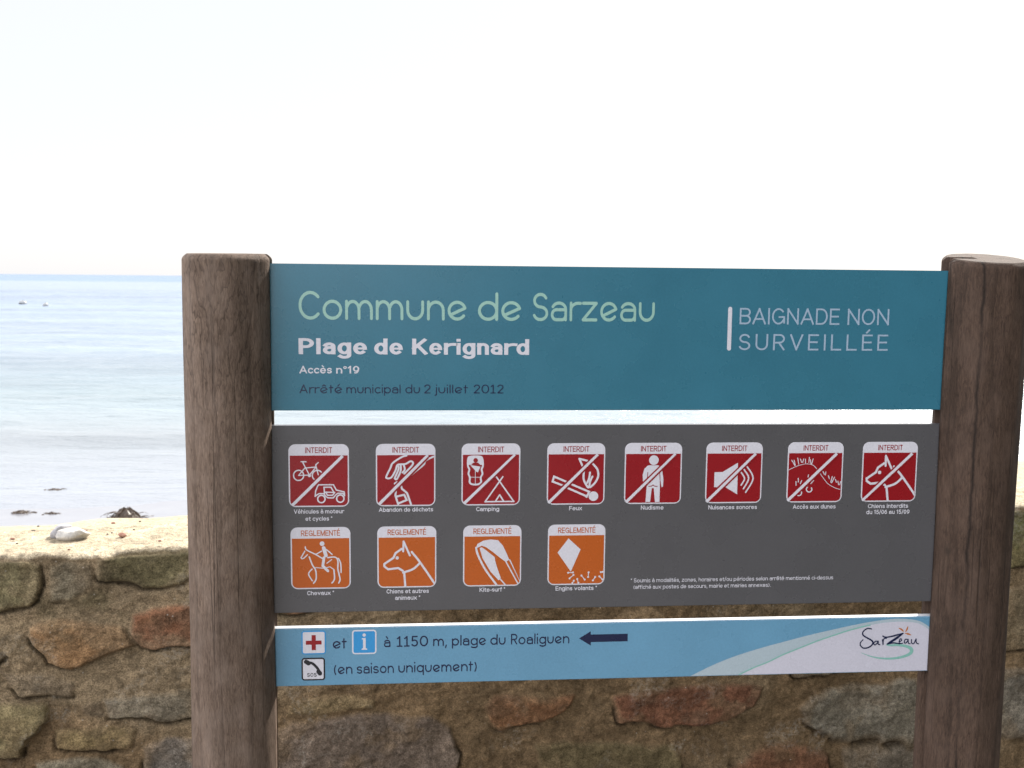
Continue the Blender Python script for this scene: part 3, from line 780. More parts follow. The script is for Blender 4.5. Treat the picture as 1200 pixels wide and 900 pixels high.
line(P_TEAL, 'pale blue thin capitals', [('BAIGNADE', 866.5, 983.5), ('NON', 993, 1041.5)], 380, 19.2, 'pale_blue', w=.105, gap=.13)
line(P_TEAL, 'pale blue thin capitals, widely spaced', [('SURVEILLÉE', 865.5, 1040)], 410.3, 19.0, 'pale_blue', w=.105, gap=.30)
def mpx(x, y):                          # metres per photo pixel at a place on the panels
    return on_panel(x+.5, y)[0]-on_panel(x-.5, y)[0]
def rect_px(x0, y0, x1, y1):
    a, b = on_panel(x0, (y0+y1)/2)[0], on_panel(x1, (y0+y1)/2)[0]
    t, u = on_panel((x0+x1)/2, y0)[1], on_panel((x0+x1)/2, y1)[1]
    return a, u, b, t
def rrect(a, u, b, t, r, n=6, bottom=True):
    p = []
    for (cx, cy, a0) in ((b-r, t-r, 0), (a+r, t-r, 90), (a+r, u+r, 180), (b-r, u+r, 270)):
        p += arc(cx, cy, r, r, a0, a0+90, n)
    return p
pr = Print(); a, u, b, t = rect_px(852.6, 359.5, 857.3, 410.8); v, tr = union([rrect(a, u, b, t, (b-a)*.48)])
pr.add(v, tr, 'white', 1); pr.build('vertical_bar', P_TEAL)

# ---- grey panel pictograms
TW, TH_ = 0, 0
TILES1 = [(339, 521.3, 408.3, 593.8), (441, 520.3, 509.7, 592), (541.2, 519.7, 609.2, 591.5), (641, 519.7, 708.8, 591), (731.7, 519, 798.7, 590), (826.5, 518.7, 893.3, 589.7), (921.8, 518.3, 988, 588), (1009, 518, 1075, 588)]
TILES2 = [(341, 617, 410.7, 690.8), (442.5, 616, 511, 689), (542.8, 615, 610.7, 687), (641.7, 614, 709, 686)]
rc = [rect_px(*t_) for t_ in TILES1+TILES2]
TW = float(np.mean([r[2]-r[0] for r in rc])); TH_ = float(np.mean([r[3]-r[1] for r in rc]))
zrow = [float(np.mean([(r[1]+r[3])/2 for r in rc[:8]])), float(np.mean([(r[1]+r[3])/2 for r in rc[8:]]))]
def smooth(pts, n=6, closed=False):
    p = [np.array(q, float) for q in pts]; out = []
    N_ = len(p)
    for i in range(N_ if closed else N_-1):
        g = (lambda j: p[j % N_]) if closed else (lambda j: p[min(max(j, 0), N_-1)])
        a, b, c, d = g(i-1), g(i), g(i+1), g(i+2)
        for k_ in range(n):
            t = k_/n
            out.append(.5*((2*b)+(-a+c)*t+(2*a-5*b+4*c-d)*t*t+(-a+3*b-3*c+d)*t**3))
    out.append(p[0] if closed else p[-1]); return out
class Art:
    """drawing on one tile, in enlarged photo pixels"""
    def __init__(s, ox, oy, k_=6.0): s.ox, s.oy, s.k = ox, oy, k_
    def P(s, x, y): return on_panel(s.ox+x/s.k, s.oy+y/s.k)
    def w(s, px, x, y): return px/s.k*mpx(s.ox+x/s.k, s.oy+y/s.k)
    def stroke(s, pts, w, cap='r', curve=False):
        if curve: pts = smooth(pts)
        return strip([s.P(*p) for p in pts], s.w(w, *pts[0]), cap)
    def fill(s, pts, curve=False):
        if curve: pts = smooth(pts, closed=True)[:-1]
        return [[s.P(*p) for p in pts]]
    def dot(s, x, y, r): return [disc(*s.P(x, y), s.w(r, x, y), 20)]
    def ring(s, x, y, r, w, a0=0, a1=360):
        return s.stroke([(x+r*math.cos(rad(a0+(a1-a0)*i/20)), y+r*math.sin(rad(a0+(a1-a0)*i/20))) for i in range(21)], w)
def pictogram(idx, kind, art_fn, slash, label, caption):
    r = rc[idx]; cx = (r[0]+r[2])/2; cz = zrow[0 if idx < 8 else 1]
    a, b, u, t = cx-TW/2, cx+TW/2, cz-TH_/2, cz+TH_/2
    pr = Print(); bgm = 'red' if kind == 'INTERDIT' else 'orange'
    v, tr = union([rrect(a, u, b, t, TW*.115)]); pr.add(v, tr, 'white', 1)
    br = TW*.022; zt = t-TH_*.180
    ins = arc(a+br+TW*.085, u+br+TW*.085, TW*.085, TW*.085, 180, 270, 6)+arc(b-br-TW*.085, u+br+TW*.085, TW*.085, TW*.085, 270, 360, 6)+[(b-br, zt), (a+br, zt)]
    v, tr = union([ins]); pr.add(v, tr, bgm, 2)
    off_ = (320 if idx in (0, 1, 8, 9) else 520 if idx in (2, 3, 10, 11) else 720 if idx in (4, 5) else 900, 500 if idx < 8 else 600)
    A = Art(*off_)
    for ly, mt, pl in art_fn(A, bgm):
        v, tr = union(pl); v[:, 0] = np.clip(v[:, 0], a+br, b-br); v[:, 1] = np.clip(v[:, 1], u+br*.5, zt+.0005); pr.add(v, tr, mt, ly)
    if slash:
        (x0, y0), (x1, y1) = slash
        p0, p1 = A.P(x0, y0), A.P(x1, y1)
        d = np.array(p1)-np.array(p0); d /= np.hypot(*d); q0, q1 = np.array(p0)-d*.002, np.array(p1)
        v, tr = union(strip([q0+d*.006, q1-d*.002], TW*.105, 'b')); v[:, 1] = np.clip(v[:, 1], u+br, zt); v[:, 0] = np.clip(v[:, 0], a+br, b-br); pr.add(v, tr, bgm, 5)
        v, tr = union(strip([q0, q1+d*.001], TW*.050, 'b')); v[:, 1] = np.clip(v[:, 1], u+br*.5, zt+.001); pr.add(v, tr, 'white', 6)
    # heading
    hw = TW*(.445 if kind == 'INTERDIT' else .65); z0 = zt+TH_*.040; cap = TH_*.090
    gl = [glyph_mesh(c, .135, .72, False) for c in kind]; tot = sum(g[2]+.11 for g in gl)-.11; kx = hw/tot; x = cx-hw/2
    for g in gl:
        pr.add(g[0]*np.array((kx, cap))+np.array((x, z0)), g[1], bgm, 2); x += (g[2]+.11)*kx
    pr.build('pictogram', P_GREY, label)
    pr = Print()
    for s_, x0, x1, by in caption: text(pr, [(s_, x0, x1)], by, 4.9, 'white', w=.155, xh=.75, gap=.10)
    pr.build('caption', P_GREY)

def art_vehicles(A, bg):
    p = A.ring(180, 342, 36, 9)+A.ring(312, 342, 36, 9)
    for s in ([(180, 342), (224, 290), (303, 283), (256, 340), (180, 342)], [(256, 340), (210, 252)], [(318, 338), (300, 268)], [(300, 268), (318, 252)]): p += A.stroke(s, 8)
    p += A.stroke([(198, 246), (232, 246)], 9)+A.dot(256, 344, 11)
    q = A.ring(340, 508, 26, 10)+A.ring(473, 505, 26, 10)
    for s in ([(296, 490), (300, 450), (318, 408), (425, 408), (445, 445), (500, 458), (503, 485)], [(298, 488), (310, 478), (325, 470), (355, 470), (372, 490), (386, 500), (424, 500), (440, 480), (455, 468), (490, 468), (503, 482)],
              [(362, 470), (358, 425), (408, 425), (424, 455), (432, 468)], [(370, 460), (384, 482), (418, 482), (434, 462), (370, 460)]): q += A.stroke(s, 9)
    return [(3, 'white', p), (3, 'white', q)]
def art_litter(A, bg):
    p = []
    for s in ([(938, 203), (905, 213), (842, 255), (825, 290), (797, 348), (802, 362), (832, 356), (862, 305), (876, 268), (930, 262), (966, 243), (984, 252), (975, 275), (922, 330)],
              [(880, 275), (882, 300), (855, 362)], [(897, 268), (897, 310), (872, 366), (858, 366)], [(918, 265), (926, 300), (910, 322)], [(950, 356), (1000, 315), (1060, 265), (1072, 238), (1128, 210)]):
        p += A.stroke(s, 13, curve=True)
    for s in ([(856, 400), (870, 390)], [(866, 440), (860, 482), (880, 546)], [(898, 408), (906, 436), (942, 466), (970, 546)], [(872, 490), (922, 478), (940, 515), (884, 538)]): p += A.stroke(s, 14)
    return [(3, 'white', p)]
def art_camping(A, bg):
    bag = [(172, 225), (190, 210), (255, 210), (272, 228), (275, 275), (266, 300), (272, 330), (260, 358), (262, 390), (240, 405), (202, 405), (182, 390), (184, 358), (174, 330), (180, 300), (170, 275)]
    p = A.stroke(smooth(bag, closed=True), 13)+A.fill([(178, 218), (192, 211), (254, 211), (268, 226), (272, 268), (174, 268)])+A.fill([(186, 270), (258, 280), (240, 322), (228, 315)])
    p += A.stroke([(222, 300), (222, 402)], 4, 'b')+A.stroke([(184, 355), (262, 355)], 4, 'b')
    r = A.dot(224, 236, 16)+A.fill([(196, 262), (210, 252), (240, 252), (254, 264), (254, 276), (196, 266)])
    q = []
    for s in ([(291, 527), (415, 352)], [(370, 352), (492, 525)], [(291, 527), (492, 525)], [(365, 522), (393, 478), (420, 522)]): q += A.stroke(s, 10, 's')
    return [(3, 'white', p), (4, bg, r), (3, 'white', q)]
def art_fire(A, bg):
    p = []
    for s in ([(862, 387), (775, 350), (765, 385), (842, 415)], [(895, 403), (1022, 457), (1004, 492)], [(870, 430), (1002, 488)]): p += A.stroke(s, 14, 's')
    p += A.dot(1052, 488, 34)
    for s in ([(978, 282), (953, 225), (1012, 240)],): p += A.stroke(s, 14)
    for s in ([(1045, 258), (1080, 300), (1085, 350), (1062, 395), (1030, 425)], [(985, 310), (984, 370), (1010, 422), (1022, 420), (1028, 385), (1045, 350)], [(1028, 322), (1022, 360), (1008, 395)]): p += A.stroke(s, 14, curve=True)
    return [(3, 'white', p)]
def art_nudism(A, bg):
    p = A.dot(277, 235, 34)+A.fill([(232, 275), (245, 271), (308, 271), (322, 280), (336, 310), (344, 370), (341, 420), (331, 426), (322, 372), (318, 340), (319, 420), (316, 529), (284, 529), (276, 432), (262, 432), (250, 529), (218, 529), (225, 430), (232, 345), (226, 378), (214, 388), (200, 384), (198, 340), (210, 296)])
    r = A.stroke([(240, 420), (262, 416), (270, 408), (278, 416), (300, 420)], 5)+A.stroke([(234, 320), (230, 372)], 5)+A.stroke([(318, 318), (320, 372)], 5)
    return [(3, 'white', p), (4, bg, r)]
def art_noise(A, bg):
    p = A.fill([(703, 320), (760, 318), (868, 253), (865, 365), (862, 475), (780, 425), (700, 425)])
    for s in ([(890, 320), (914, 365), (890, 410)], [(908, 297), (943, 362), (906, 436)], [(930, 277), (974, 362), (922, 461)]): p += A.stroke(s, 10, curve=True)
    return [(3, 'white', p)]
def art_dunes(A, bg):
    p = A.stroke([(147, 302), (200, 278), (260, 262), (310, 268), (345, 300), (380, 350), (420, 400), (470, 430), (505, 440)], 4, curve=True)
    for a, b in (((188, 272), (166, 235)), ((190, 270), (183, 235)), ((215, 262), (208, 220)), ((235, 250), (227, 226)), ((243, 250), (250, 226)), ((263, 255), (262, 228)), ((286, 250), (291, 215)), ((301, 262), (297, 232)), ((306, 262), (316, 226)),
                 ((395, 335), (386, 315)), ((402, 340), (406, 318)), ((430, 365), (424, 345)), ((440, 390), (451, 350)), ((446, 395), (466, 355)), ((480, 390), (472, 370)), ((495, 408), (490, 382)), ((503, 408), (509, 385))): p += A.stroke([a, b], 6)
    p += A.ring(288, 440, 19, 8, -30, 230)+A.ring(216, 465, 19, 8, -30, 230)
    for a, b in (((278, 410), (274, 385)), ((300, 400), (320, 378)), ((280, 355), (284, 338)), ((196, 412), (196, 385)), ((212, 388), (212, 362)), ((226, 400), (236, 378))): p += A.stroke([a, b], 6)
    return [(3, 'white', p)]
def dog_art(A, dx, dy, extra):
    p = []
    for s in ([(905, 258), (862, 288), (846, 322), (782, 365), (783, 382), (810, 402), (880, 393), (912, 412)], [(975, 280), (1035, 355), (1136, 502)], [(915, 425), (985, 400), (1035, 355)], [(922, 424), (930, 524)]): p += A.stroke([(x+dx, y+dy) for x, y in s], 15, curve=len(s) == 3)
    p += A.stroke([(915+dx, 276+dy), (918+dx, 206+dy), (962+dx, 305+dy)], 14)+A.dot(873+dx, 322+dy, 12)
    return [(3, 'white', p)]
art_dogs = lambda A, bg: dog_art(A, -90, -1, 0)
art_dogs2 = lambda A, bg: dog_art(A, 0, 0, 0)
def art_horse(A, bg):
    p = A.dot(345, 222, 17)
    for s, w in (([(356, 252), (372, 305)], 26), ([(352, 250), (386, 272), (416, 298)], 9), ([(342, 274), (302, 297)], 8), ([(358, 320), (350, 378), (386, 414)], 19), ([(227, 245), (236, 266), (300, 298), (345, 325)], 9),
                 ([(224, 274), (197, 320), (202, 328), (216, 325), (242, 300)], 8), ([(255, 315), (276, 370), (300, 410), (303, 470), (285, 500)], 10), ([(275, 400), (250, 435), (276, 482)], 9), ([(300, 390), (360, 395), (400, 384), (430, 405)], 6),
                 ([(385, 320), (438, 317), (456, 345), (456, 400), (471, 470), (462, 498)], 10), ([(428, 405), (432, 470), (414, 498)], 10), ([(460, 325), (475, 360), (479, 425)], 9), ([(378, 360), (412, 334)], 7)): p += A.stroke(s, w, curve=w in (9, 10))
    return [(3, 'white', p)]
def art_kitesurf(A, bg):
    p = A.stroke([(372, 512), (290, 400), (240, 300), (228, 250)], 14, curve=True)
    p += A.fill([(224, 258), (236, 224), (280, 200), (330, 192), (382, 198), (416, 236), (442, 290), (460, 335), (436, 350), (400, 324), (350, 284), (300, 248), (268, 236), (246, 246)])
    p += A.fill([(252, 252), (268, 248), (300, 270), (358, 316), (362, 345), (376, 392), (402, 466), (386, 480), (330, 420), (272, 322)])
    for s in ([(438, 350), (520, 500)], [(464, 336), (536, 482)], [(400, 474), (434, 512)]): p += A.stroke(s, 9)
    return [(3, 'white', p)]
def art_kite(A, bg):
    p = A.fill([(877, 185), (962, 262), (893, 418), (800, 285)])
    for a, b in (((874, 426), (908, 424)), ((884, 466), (912, 442)), ((904, 498), (914, 482)), ((938, 470), (946, 496)), ((968, 446), (990, 474)), ((1018, 424), (1015, 456)), ((1048, 480), (1064, 456)), ((1094, 452), (1116, 474)), ((1104, 422), (1116, 420))):
        p += A.stroke([a, b], 6)+A.dot(*a, 7)+A.dot(*b, 7)
    return [(3, 'white', p)]
I_, G_ = 'INTERDIT', 'REGLEMENTÉ'
pictogram(0, I_, art_vehicles, ((140, 548), (487, 207)), 'red pictogram of a bicycle and an off-road car struck out', [('Véhicules à moteur', 344.5, 403, 602), ('et cycles *', 358, 389.5, 610.3)])
pictogram(1, I_, art_litter, ((750, 540), (1085, 200)), 'red pictogram of a hand dropping a bottle struck out', [('Abandon de déchets', 444, 507.5, 599.8)])
pictogram(2, I_, art_camping, ((147, 535), (497, 195)), 'red pictogram of a sleeping bag and tent struck out', [('Camping', 558, 585, 599)])
pictogram(3, I_, art_fire, ((740, 530), (1080, 195)), 'red pictogram of a burning match struck out', [('Feux', 667, 682, 598)])
pictogram(4, I_, art_nudism, ((85, 525), (425, 190)), 'red pictogram of a naked standing figure struck out', [('Nudisme', 751, 777.5, 597.3)])
pictogram(5, I_, art_noise, ((650, 522), (990, 190)), 'red pictogram of a loudspeaker struck out', [('Nuisances sonores', 830, 887, 597)])
pictogram(6, I_, art_dunes, ((140, 515), (480, 190)), 'red pictogram of footprints below a grassy dune struck out', [('Accès aux dunes', 929, 979, 596.3)])
pictogram(7, I_, art_dogs, ((665, 515), (1010, 190)), 'red pictogram of a dog head struck out', [('Chiens interdits', 1017, 1064, 595.5), ('du 15/06 au 15/09', 1015, 1065.5, 602.5)])
pictogram(8, G_, art_horse, None, 'orange pictogram of a rider on a horse', [('Chevaux *', 360, 391.5, 697.5)])
pictogram(9, G_, art_dogs2, None, 'orange pictogram of a dog head', [('Chiens et autres', 453, 502.5, 695.5), ('animaux *', 463, 492.5, 703)])
pictogram(10, G_, art_kitesurf, None, 'orange pictogram of a curved surf kite', [('Kite-surf *', 562, 592, 693.5)])
pictogram(11, G_, art_kite, None, 'orange pictogram of a diamond kite with a bow tail', [('Engins volants *', 651, 699.5, 692)])
pr = Print()
text(pr, [('* Soumis à modalités, zones, horaires et/ou périodes selon arrêté mentionné ci-dessus', 739, 976)], 682.6, 4.7, 'white', w=.12, gap=.10)
text(pr, [('(affiché aux postes de secours, mairie et mairies annexes).', 742, 903)], 690.2, 4.7, 'white', w=.12, gap=.10)
pr.build('footnote', P_GREY)

# ---- light blue panel
def icon(x0, y0, x1, y1, border, field, bw_, arts, label):
    a, u, b, t = rect_px(x0, y0, x1, y1); s = (b-a); pr = Print()
    v, tr = union([rrect(a, u, b, t, s*.13)]); pr.add(v, tr, border, 1)
    v, tr = union([rrect(a+s*bw_, u+s*bw_, b-s*bw_, t-s*bw_, s*.07)]); pr.add(v, tr, field, 2)
    for mt, pl in arts(a, u, b, t, s): v, tr = union(pl); pr.add(v, tr, mt, 3)
    return pr, label
def cross(a, u, b, t, s):
    cx, cy = (a+b)/2, (u+t)/2; l, w_ = s*.32, s*.085
    return [('red', [[(cx-l, cy-w_), (cx+l, cy-w_), (cx+l, cy+w_), (cx-l, cy+w_)], [(cx-w_, cy-l), (cx+w_, cy-l), (cx+w_, cy+l), (cx-w_, cy+l)]])]
def info(a, u, b, t, s):
    cx, cy = (a+b)/2, (u+t)/2
    q = lambda pts: [(cx+x*s, cy+y*s) for x, y in pts]
    return [('white', [disc(cx, cy+.30*s, .07*s), q([(-.10, .16), (.06, .18), (.06, -.28), (-.05, -.28), (-.05, .12), (-.10, .12)]), q([(-.11, -.33), (.12, -.33), (.12, -.285), (.06, -.26), (-.05, -.26), (-.11, -.285)])])]
def phone(a, u, b, t, s):
    q = lambda x, y: (a+x*s, t-y*s)
    pl = strip(smooth([q(.24, .20), q(.45, .24), q(.64, .42), q(.76, .62)]), s*.11, 'r')
    pl += strip([q(.20, .17), q(.30, .24)], s*.19, 'r')+strip([q(.72, .62), q(.78, .70)], s*.19, 'r')
    gl = [glyph_mesh(c, .16, .72, False) for c in 'SOS']; x = a+s*.24
    out = [('black', pl)]
    for g in gl:
        v = g[0]*np.array((s*.155, s*.17))+np.array((x, t-s*.84)); out.append(('black', [[tuple(v[i]) for i in f] for f in g[1]])); x += (g[2]+.16)*s*.155
    return out
for args in (((353.3, 739, 382, 766.8, 'cyan', 'white', .055, cross, 'first aid icon, red cross on white')), ((412.5, 738, 441.2, 766.5, 'white', 'cyan', .06, info, 'white letter i on bright blue')), ((353.3, 770.7, 381, 797.3, 'black', 'white', .065, phone, 'black telephone handset on white'))):
    pr, lb = icon(*args); pr.build('icon', P_BLUE, lb)
kw = dict(w=.125, xh=.69, rnd=True, gap=.13)
pr = Print()
text(pr, [('et', 390, 406)], 760.2, 13.0, 'navy', **kw); pr.build('lettering', P_BLUE); pr = Print()
text(pr, [('à', 450, 457.5), ('1150', 465, 501.7), ('m,', 507.5, 523.7), ('plage', 529.5, 569.5), ('du', 574.5, 592.3), ('Roaliguen', 598.7, 667)], 758.4, 12.6, 'navy', **kw)
pr.build('lettering', P_BLUE, 'navy rounded lettering naming the next beach')
pr = Print()
text(pr, [('(en', 390.5, 413), ('saison', 418, 461.5), ('uniquement)', 466.8, 559.5)], 790.2, 12.6, 'navy', **kw)
pr.build('lettering', P_BLUE, 'navy rounded lettering in brackets')
pr = Print(); pl = [[on_panel(*q) for q in pts] for pts in ([(678.5, 748.2), (692.2, 739.8), (692.2, 756.4)], [(692, 743.6), (735.5, 742.6), (735.5, 751.4), (692, 752.4)])]
v, tr = union(pl); pr.add(v, tr, 'navy', 1); pr.build('arrow', P_BLUE)
A = Art(800, 715, 4.0); pr = Print()
xe = PANEL_W+.004; ze = Zs[5]+.0014
top = [(36, 309), (140, 258), (250, 214), (375, 175), (500, 141), (600, 115), (700, 92), (780, 74), (850, 60), (930, 47), (1000, 40), (1060, 42), (1110, 51), (1150, 74), (1165, 90)]
tp = [A.P(*q) for q in smooth(top)]; tp = [(min(x, xe), max(z, ze)) for x, z in tp]
v, tr = union([tp+[(xe, ze)]]); pr.add(v, tr, 'swoosh_pale', 1)
inn = [(262, 303), (330, 270), (400, 242), (470, 208), (550, 176), (625, 146), (700, 120), (770, 97), (840, 78), (920, 62), (1000, 54), (1060, 55), (1110, 64), (1150, 88), (1165, 100)]
ip = [A.P(*q) for q in smooth(inn)]; ip = [(min(x, xe), max(z, ze)) for x, z in ip]
v, tr = union([ip+[(xe, ze)]]); pr.add(v, tr, 'logo_white', 2)
v, tr = union(strip(ip[:52], A.w(6, 500, 200), 'b')); v[:, 1] = np.maximum(v[:, 1], ze); pr.add(v, tr, 'swoosh', 3)
pr.build('swoosh', P_BLUE, 'white corner under a pale green curved stripe')
A = Art(990, 720, 10.909); pr = Print()
def taper(pts, ws):
    P_ = smooth(pts, 6); n = len(P_); W_ = np.interp(np.linspace(0, 1, n), np.linspace(0, 1, len(ws)), ws); out = []
    for i in range(n-1): out += strip([A.P(*P_[i]), A.P(*P_[i+1])], A.w((W_[i]+W_[i+1])/2, *P_[i]), 'r')
    return out
pl = taper([(338, 184), (290, 177), (238, 210), (226, 255), (272, 292), (340, 330), (356, 368), (312, 414), (242, 430), (202, 402), (195, 362), (228, 322)], [14, 15, 16, 17, 20, 20, 17, 15, 13, 11])
pl += taper([(422, 342), (388, 342), (366, 370), (386, 388), (418, 356), (424, 340), (424, 376), (444, 384)], [14, 15, 15])
pl += taper([(478, 320), (486, 384), (488, 335), (502, 306), (530, 306)], [14, 14, 12])
pl += taper([(482, 274), (520, 290), (590, 280), (660, 262), (745, 238)], [16, 18, 18, 20, 12])
pl += taper([(742, 240), (660, 300), (590, 345), (540, 374)], [12, 30, 30, 14])+taper([(540, 376), (610, 362), (660, 366), (700, 374)], [18, 16, 12])
pl += taper([(690, 350), (722, 330), (714, 308), (694, 330), (700, 368), (736, 366)], [12, 13, 12])
pl += taper([(800, 318), (772, 316), (756, 350), (774, 366), (800, 336), (806, 316), (810, 364), (832, 372)], [13, 14, 13])
pl += taper([(850, 318), (850, 360), (876, 372), (900, 330), (908, 312), (912, 360), (940, 374)], [13, 14, 12])
v, tr = union(pl); pr.add(v, tr, 'navy', 4)
v, tr = union(taper([(535, 388), (600, 394), (660, 388), (780, 404), (846, 440), (842, 488), (770, 530), (640, 558), (500, 562), (350, 540), (205, 488)], [16, 26, 30, 34, 44, 44, 34, 28, 22, 14, 3])); pr.add(v, tr, 'swoosh', 3)
for pts in ([(688, 172), (748, 216)], [(804, 152), (774, 222)], [(766, 240), (842, 262)]):
    (x0, y0), (x1, y1) = pts; mx, my = (x0+x1)/2, (y0+y1)/2
    v, tr = union(taper([(x0, y0), (mx+4, my-4), (x1, y1)], [4, 22, 6])); pr.add(v, tr, 'logo_orange', 4)
pr.build('logo', P_BLUE, 'handwritten navy town logo with orange petals and green wave')

# ------------------------------------------------------------------ loose things on the sand and in the water
def rock_mat(name, a, b, rough=.85):
    k = NT(name); v = k.coord(); n = k.noise(v, 40, 5, .65); n2 = k.noise(v, 260, 3, .6)
    c = k.mix(k.ramp(n, [(.3, 0), (.7, 1)]), a, b); c = k.mix(1.0, c, k.ramp(n2, [(.3, .8), (.7, 1.15)]), 'MULTIPLY')
    k.base(c); k.rough(rough); k.bump(n2, .4, .003); return k.m
M['pale_rock'] = rock_mat('pale_rock', (.42, .40, .38), (.58, .55, .50))
M['grey_rock'] = rock_mat('grey_rock', (.30, .29, .31), (.46, .45, .46))
M['red_rock'] = rock_mat('red_rock', (.30, .14, .10), (.40, .22, .16))
M['dark_rock'] = rock_mat('dark_rock', (.08, .065, .05), (.16, .13, .10))
M['weed'] = rock_mat('seaweed', (.035, .022, .014), (.11, .07, .045), .45)
def beach_surface(p):
    q = np.array(p)-A0; s = np.dot(q, WD); d = -np.dot(q, WN)-WALL_T
    return float(beach_z(np.array([s]), np.array([d]))[0]) if d > 0 else WALL_TOP
def lump(name, mat, size, seed, amp=.25, freq=1.6, sub=4, under=0):
    bm = bmesh.new(); bmesh.ops.create_icosphere(bm, subdivisions=sub, radius=1)
    rng = random.Random(seed); pl = [(Vector((rng.gauss(0, 1), rng.gauss(0, 1), rng.gauss(0, 1))).normalized(), rng.uniform(.62, .95)) for _ in range(14)]
    for v_ in bm.verts:
        d = v_.co.normalized(); r = 1.0
        for n_, o_ in pl:
            c_ = d.dot(n_)
            if c_ > 0: r = min(r, o_/c_)
        f_ = float(fbm(np.array([d.x*freq+d.z*1.3+seed]), np.array([d.y*freq+d.z*.7]), 4, seed)[0])
        v_.co = d*(r*(1+amp*f_))
        v_.co.x *= size[0]/2; v_.co.y *= size[1]/2; v_.co.z *= size[2]/2
    me = bpy.data.meshes.new(name); bm.to_mesh(me); bm.free()
    me.polygons.foreach_set("use_smooth", [True]*len(me.polygons)); return link(name, me, mat)
def put(o, px, py, zlev=None, sink=.2, rz=0):
    z = WALL_TOP if zlev is None else zlev
    for _ in range(6):
        p = on_level(px, py, z)
        if zlev is None: z = beach_surface(p)
    zmin = min(v_.co.z for v_ in o.data.vertices); hgt = -2*zmin
    o.location = (p[0], p[1], z-zmin-sink*hgt); o.rotation_euler.z = rz
    return o
tag(put(lump('stone', M['pale_rock'], (.088, .052, .034), 5, .3), 86, 632, sink=.12, rz=.15), 'flat pale stone with a brown shaded front, lying on the sandy wall top', 'stone', 'stones on the sand')
tag(put(lump('stone', M['grey_rock'], (.062, .05, .046), 9, .25), 73, 628.5, sink=.2, rz=.5), 'grey rounded stone leaning just behind the flat pale stone', 'stone', 'stones on the sand')
tag(put(lump('pebble', M['red_rock'], (.022, .018, .013), 12, .3, sub=3), 143.5, 629), 'small reddish pebble on the sand between the flat stone and the sign post', 'pebble', 'pebbles on the sand')
rng = random.Random(8)
for i, (px, py, w_) in enumerate([(15, 632, .012), (39, 622.5, .012), (45, 617, .008), (81, 644, .008), (58, 612, .010), (131, 625, .008), (133, 613.5, .012), (157, 621, .008), (126, 626.5, .007), (187, 634, .009), (20, 637, .007), (164, 611.5, .009), (101, 622, .007)]):
    o = put(lump('pebble', M['dark_rock' if i % 3 else 'red_rock'], (w_, w_*.8, w_*.5), 60+i, .3, sub=2), px, py)
    tag(o, ('tiny dark crumb of grit lying on the pale sandy wall top' if i % 3 else 'tiny reddish crumb of stone lying on the pale sandy wall top'), 'pebble', 'dark grit scattered on the sandy wall top' if i % 3 else 'reddish crumbs scattered on the sandy wall top')
WEED = [(148, 606.5, .37, .22, .10, 'dark round seaweed clump at the edge of the dry sand'), (24, 601.5, .23, .10, .035, 'long low brown seaweed heap at the far left of the wet sand'), (61, 602, .16, .08, .02, 'thin flat seaweed patch between the long heap and the round clump'),
        (64, 573.5, .20, .10, .012, 'dark seaweed streak lying in the swash near the waterline'), (43, 588.5, .16, .08, .012, 'narrow slanting seaweed streak halfway down the wet sand')]
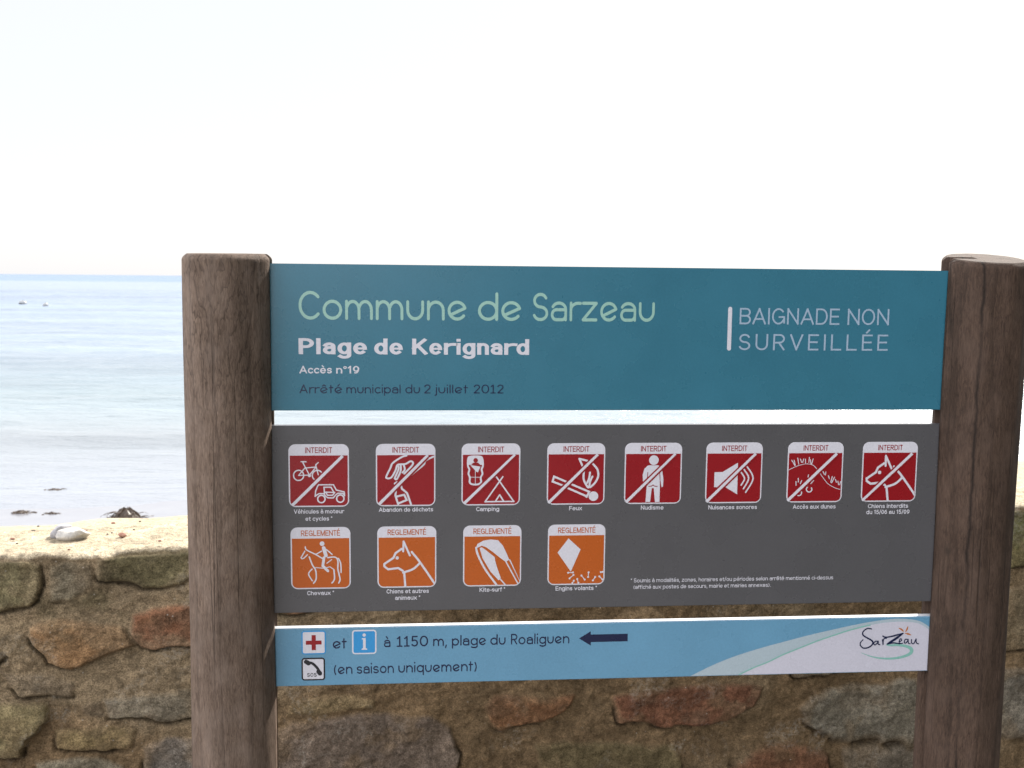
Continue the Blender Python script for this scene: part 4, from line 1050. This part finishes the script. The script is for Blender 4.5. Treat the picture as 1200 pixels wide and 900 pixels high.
def seaweed(w, d, h, seed):
    r_ = random.Random(seed); bm = bmesh.new()
    for i in range(int(14+w*70)):
        # curled frond: a twisting tapered ribbon
        x0, y0 = r_.gauss(0, w*.22), r_.gauss(0, d*.22); a = r_.uniform(0, 6.28); ln = r_.uniform(.03, .09)*(w/.3); wd = r_.uniform(.006, .016)
        fall = max(.12, 1-(abs(x0)/(w*.5))**2); z0 = r_.uniform(0, h*.8)*fall; prev = None
        for j in range(7):
            t = j/6; a += r_.uniform(-.5, .5); x0 += math.cos(a)*ln/6; y0 += math.sin(a)*ln/6*.6
            zz = max(.003, z0+h*.22*math.sin(t*3.1)*fall-t*z0*.6); ww = wd*(1-.6*t)
            nx, ny = -math.sin(a)*ww, math.cos(a)*ww; tw = r_.uniform(-.6, .6)*ww
            cur = [bm.verts.new((x0+nx, y0+ny, zz+tw)), bm.verts.new((x0, y0, zz+ww*.6)), bm.verts.new((x0-nx, y0-ny, max(.002, zz-tw)))]
            if prev:
                bm.faces.new((prev[0], cur[0], cur[1], prev[1])); bm.faces.new((prev[1], cur[1], cur[2], prev[2]))
            prev = cur
    # matted core
    n = 26
    ring = [[bm.verts.new((w*.36*rr_*math.cos(6.283*k_/n)*r_.uniform(.85, 1.1), d*.36*rr_*math.sin(6.283*k_/n)*r_.uniform(.85, 1.1), max(.001, h*1.0*(1-rr_**2)*r_.uniform(.7, 1.15)))) for k_ in range(n)] for rr_ in (1.0, .75, .5, .25)]
    for a_, b_ in zip(ring, ring[1:]):
        for k_ in range(n): bm.faces.new((a_[k_], a_[(k_+1) % n], b_[(k_+1) % n], b_[k_]))
    bm.faces.new(ring[-1])
    me = bpy.data.meshes.new('seaweed_clump'); bm.to_mesh(me); bm.free(); return link('seaweed_clump', me, M['weed'])
for i, (px, py, w, d, h, lb) in enumerate(WEED):
    o = seaweed(w, d, h, 40+i); z = -.55
    for _ in range(8):
        p = on_level(px, py, z); z = max(beach_surface(p), SEA+.0)
    o.location = (p[0], p[1], z-.004); o.rotation_euler.z = (.1, .2, -.1, .15, .35)[i]
    tag(o, lb, 'seaweed', 'seaweed washed up on the beach')
M['buoy_white'] = rock_mat('buoy_white', (.36, .37, .38), (.44, .45, .46), .4)
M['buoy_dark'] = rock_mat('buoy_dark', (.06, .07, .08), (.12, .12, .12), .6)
def buoy(px, py, r, stretch, lean, label):
    p = on_level(px, py, SEA)
    e = empty('mooring_buoy', (p[0], p[1], SEA+.02)); tag(e, label, 'buoy', 'white buoys far out on the water')
    def lathe(nm, prof, mat):
        n = 24; V = []; F = []
        for rr_, zz in prof:
            for k_ in range(n): V.append((rr_*stretch*math.cos(6.2832*k_/n), rr_*math.sin(6.2832*k_/n), zz))
        for i in range(len(prof)-1):
            for k_ in range(n): F.append((i*n+k_, i*n+(k_+1) % n, (i+1)*n+(k_+1) % n, (i+1)*n+k_))
        return link(nm, mesh_np(nm, V, F), M[mat], e)
    lathe('float', [(r*math.sin(a), r*.55+r*-.9*math.cos(a)) for a in np.linspace(.95, 3.1, 14)], 'buoy_white')
    lathe('shaded_base_band', [(r*.35, -.6*r), (r*.80, -.3*r), (r*.96, .1*r), (r*1.0, .32*r), (r*.98, .36*r)], 'buoy_dark')  # dark base, enlarged to paint the shade on the float's lower side
    lathe('mooring_ring', [(r*.10, 1.40*r), (r*.14, 1.46*r), (r*.14, 1.62*r), (r*.06, 1.68*r), (0.001, 1.68*r)], 'buoy_dark')
    e.rotation_euler = (0, lean, .3)
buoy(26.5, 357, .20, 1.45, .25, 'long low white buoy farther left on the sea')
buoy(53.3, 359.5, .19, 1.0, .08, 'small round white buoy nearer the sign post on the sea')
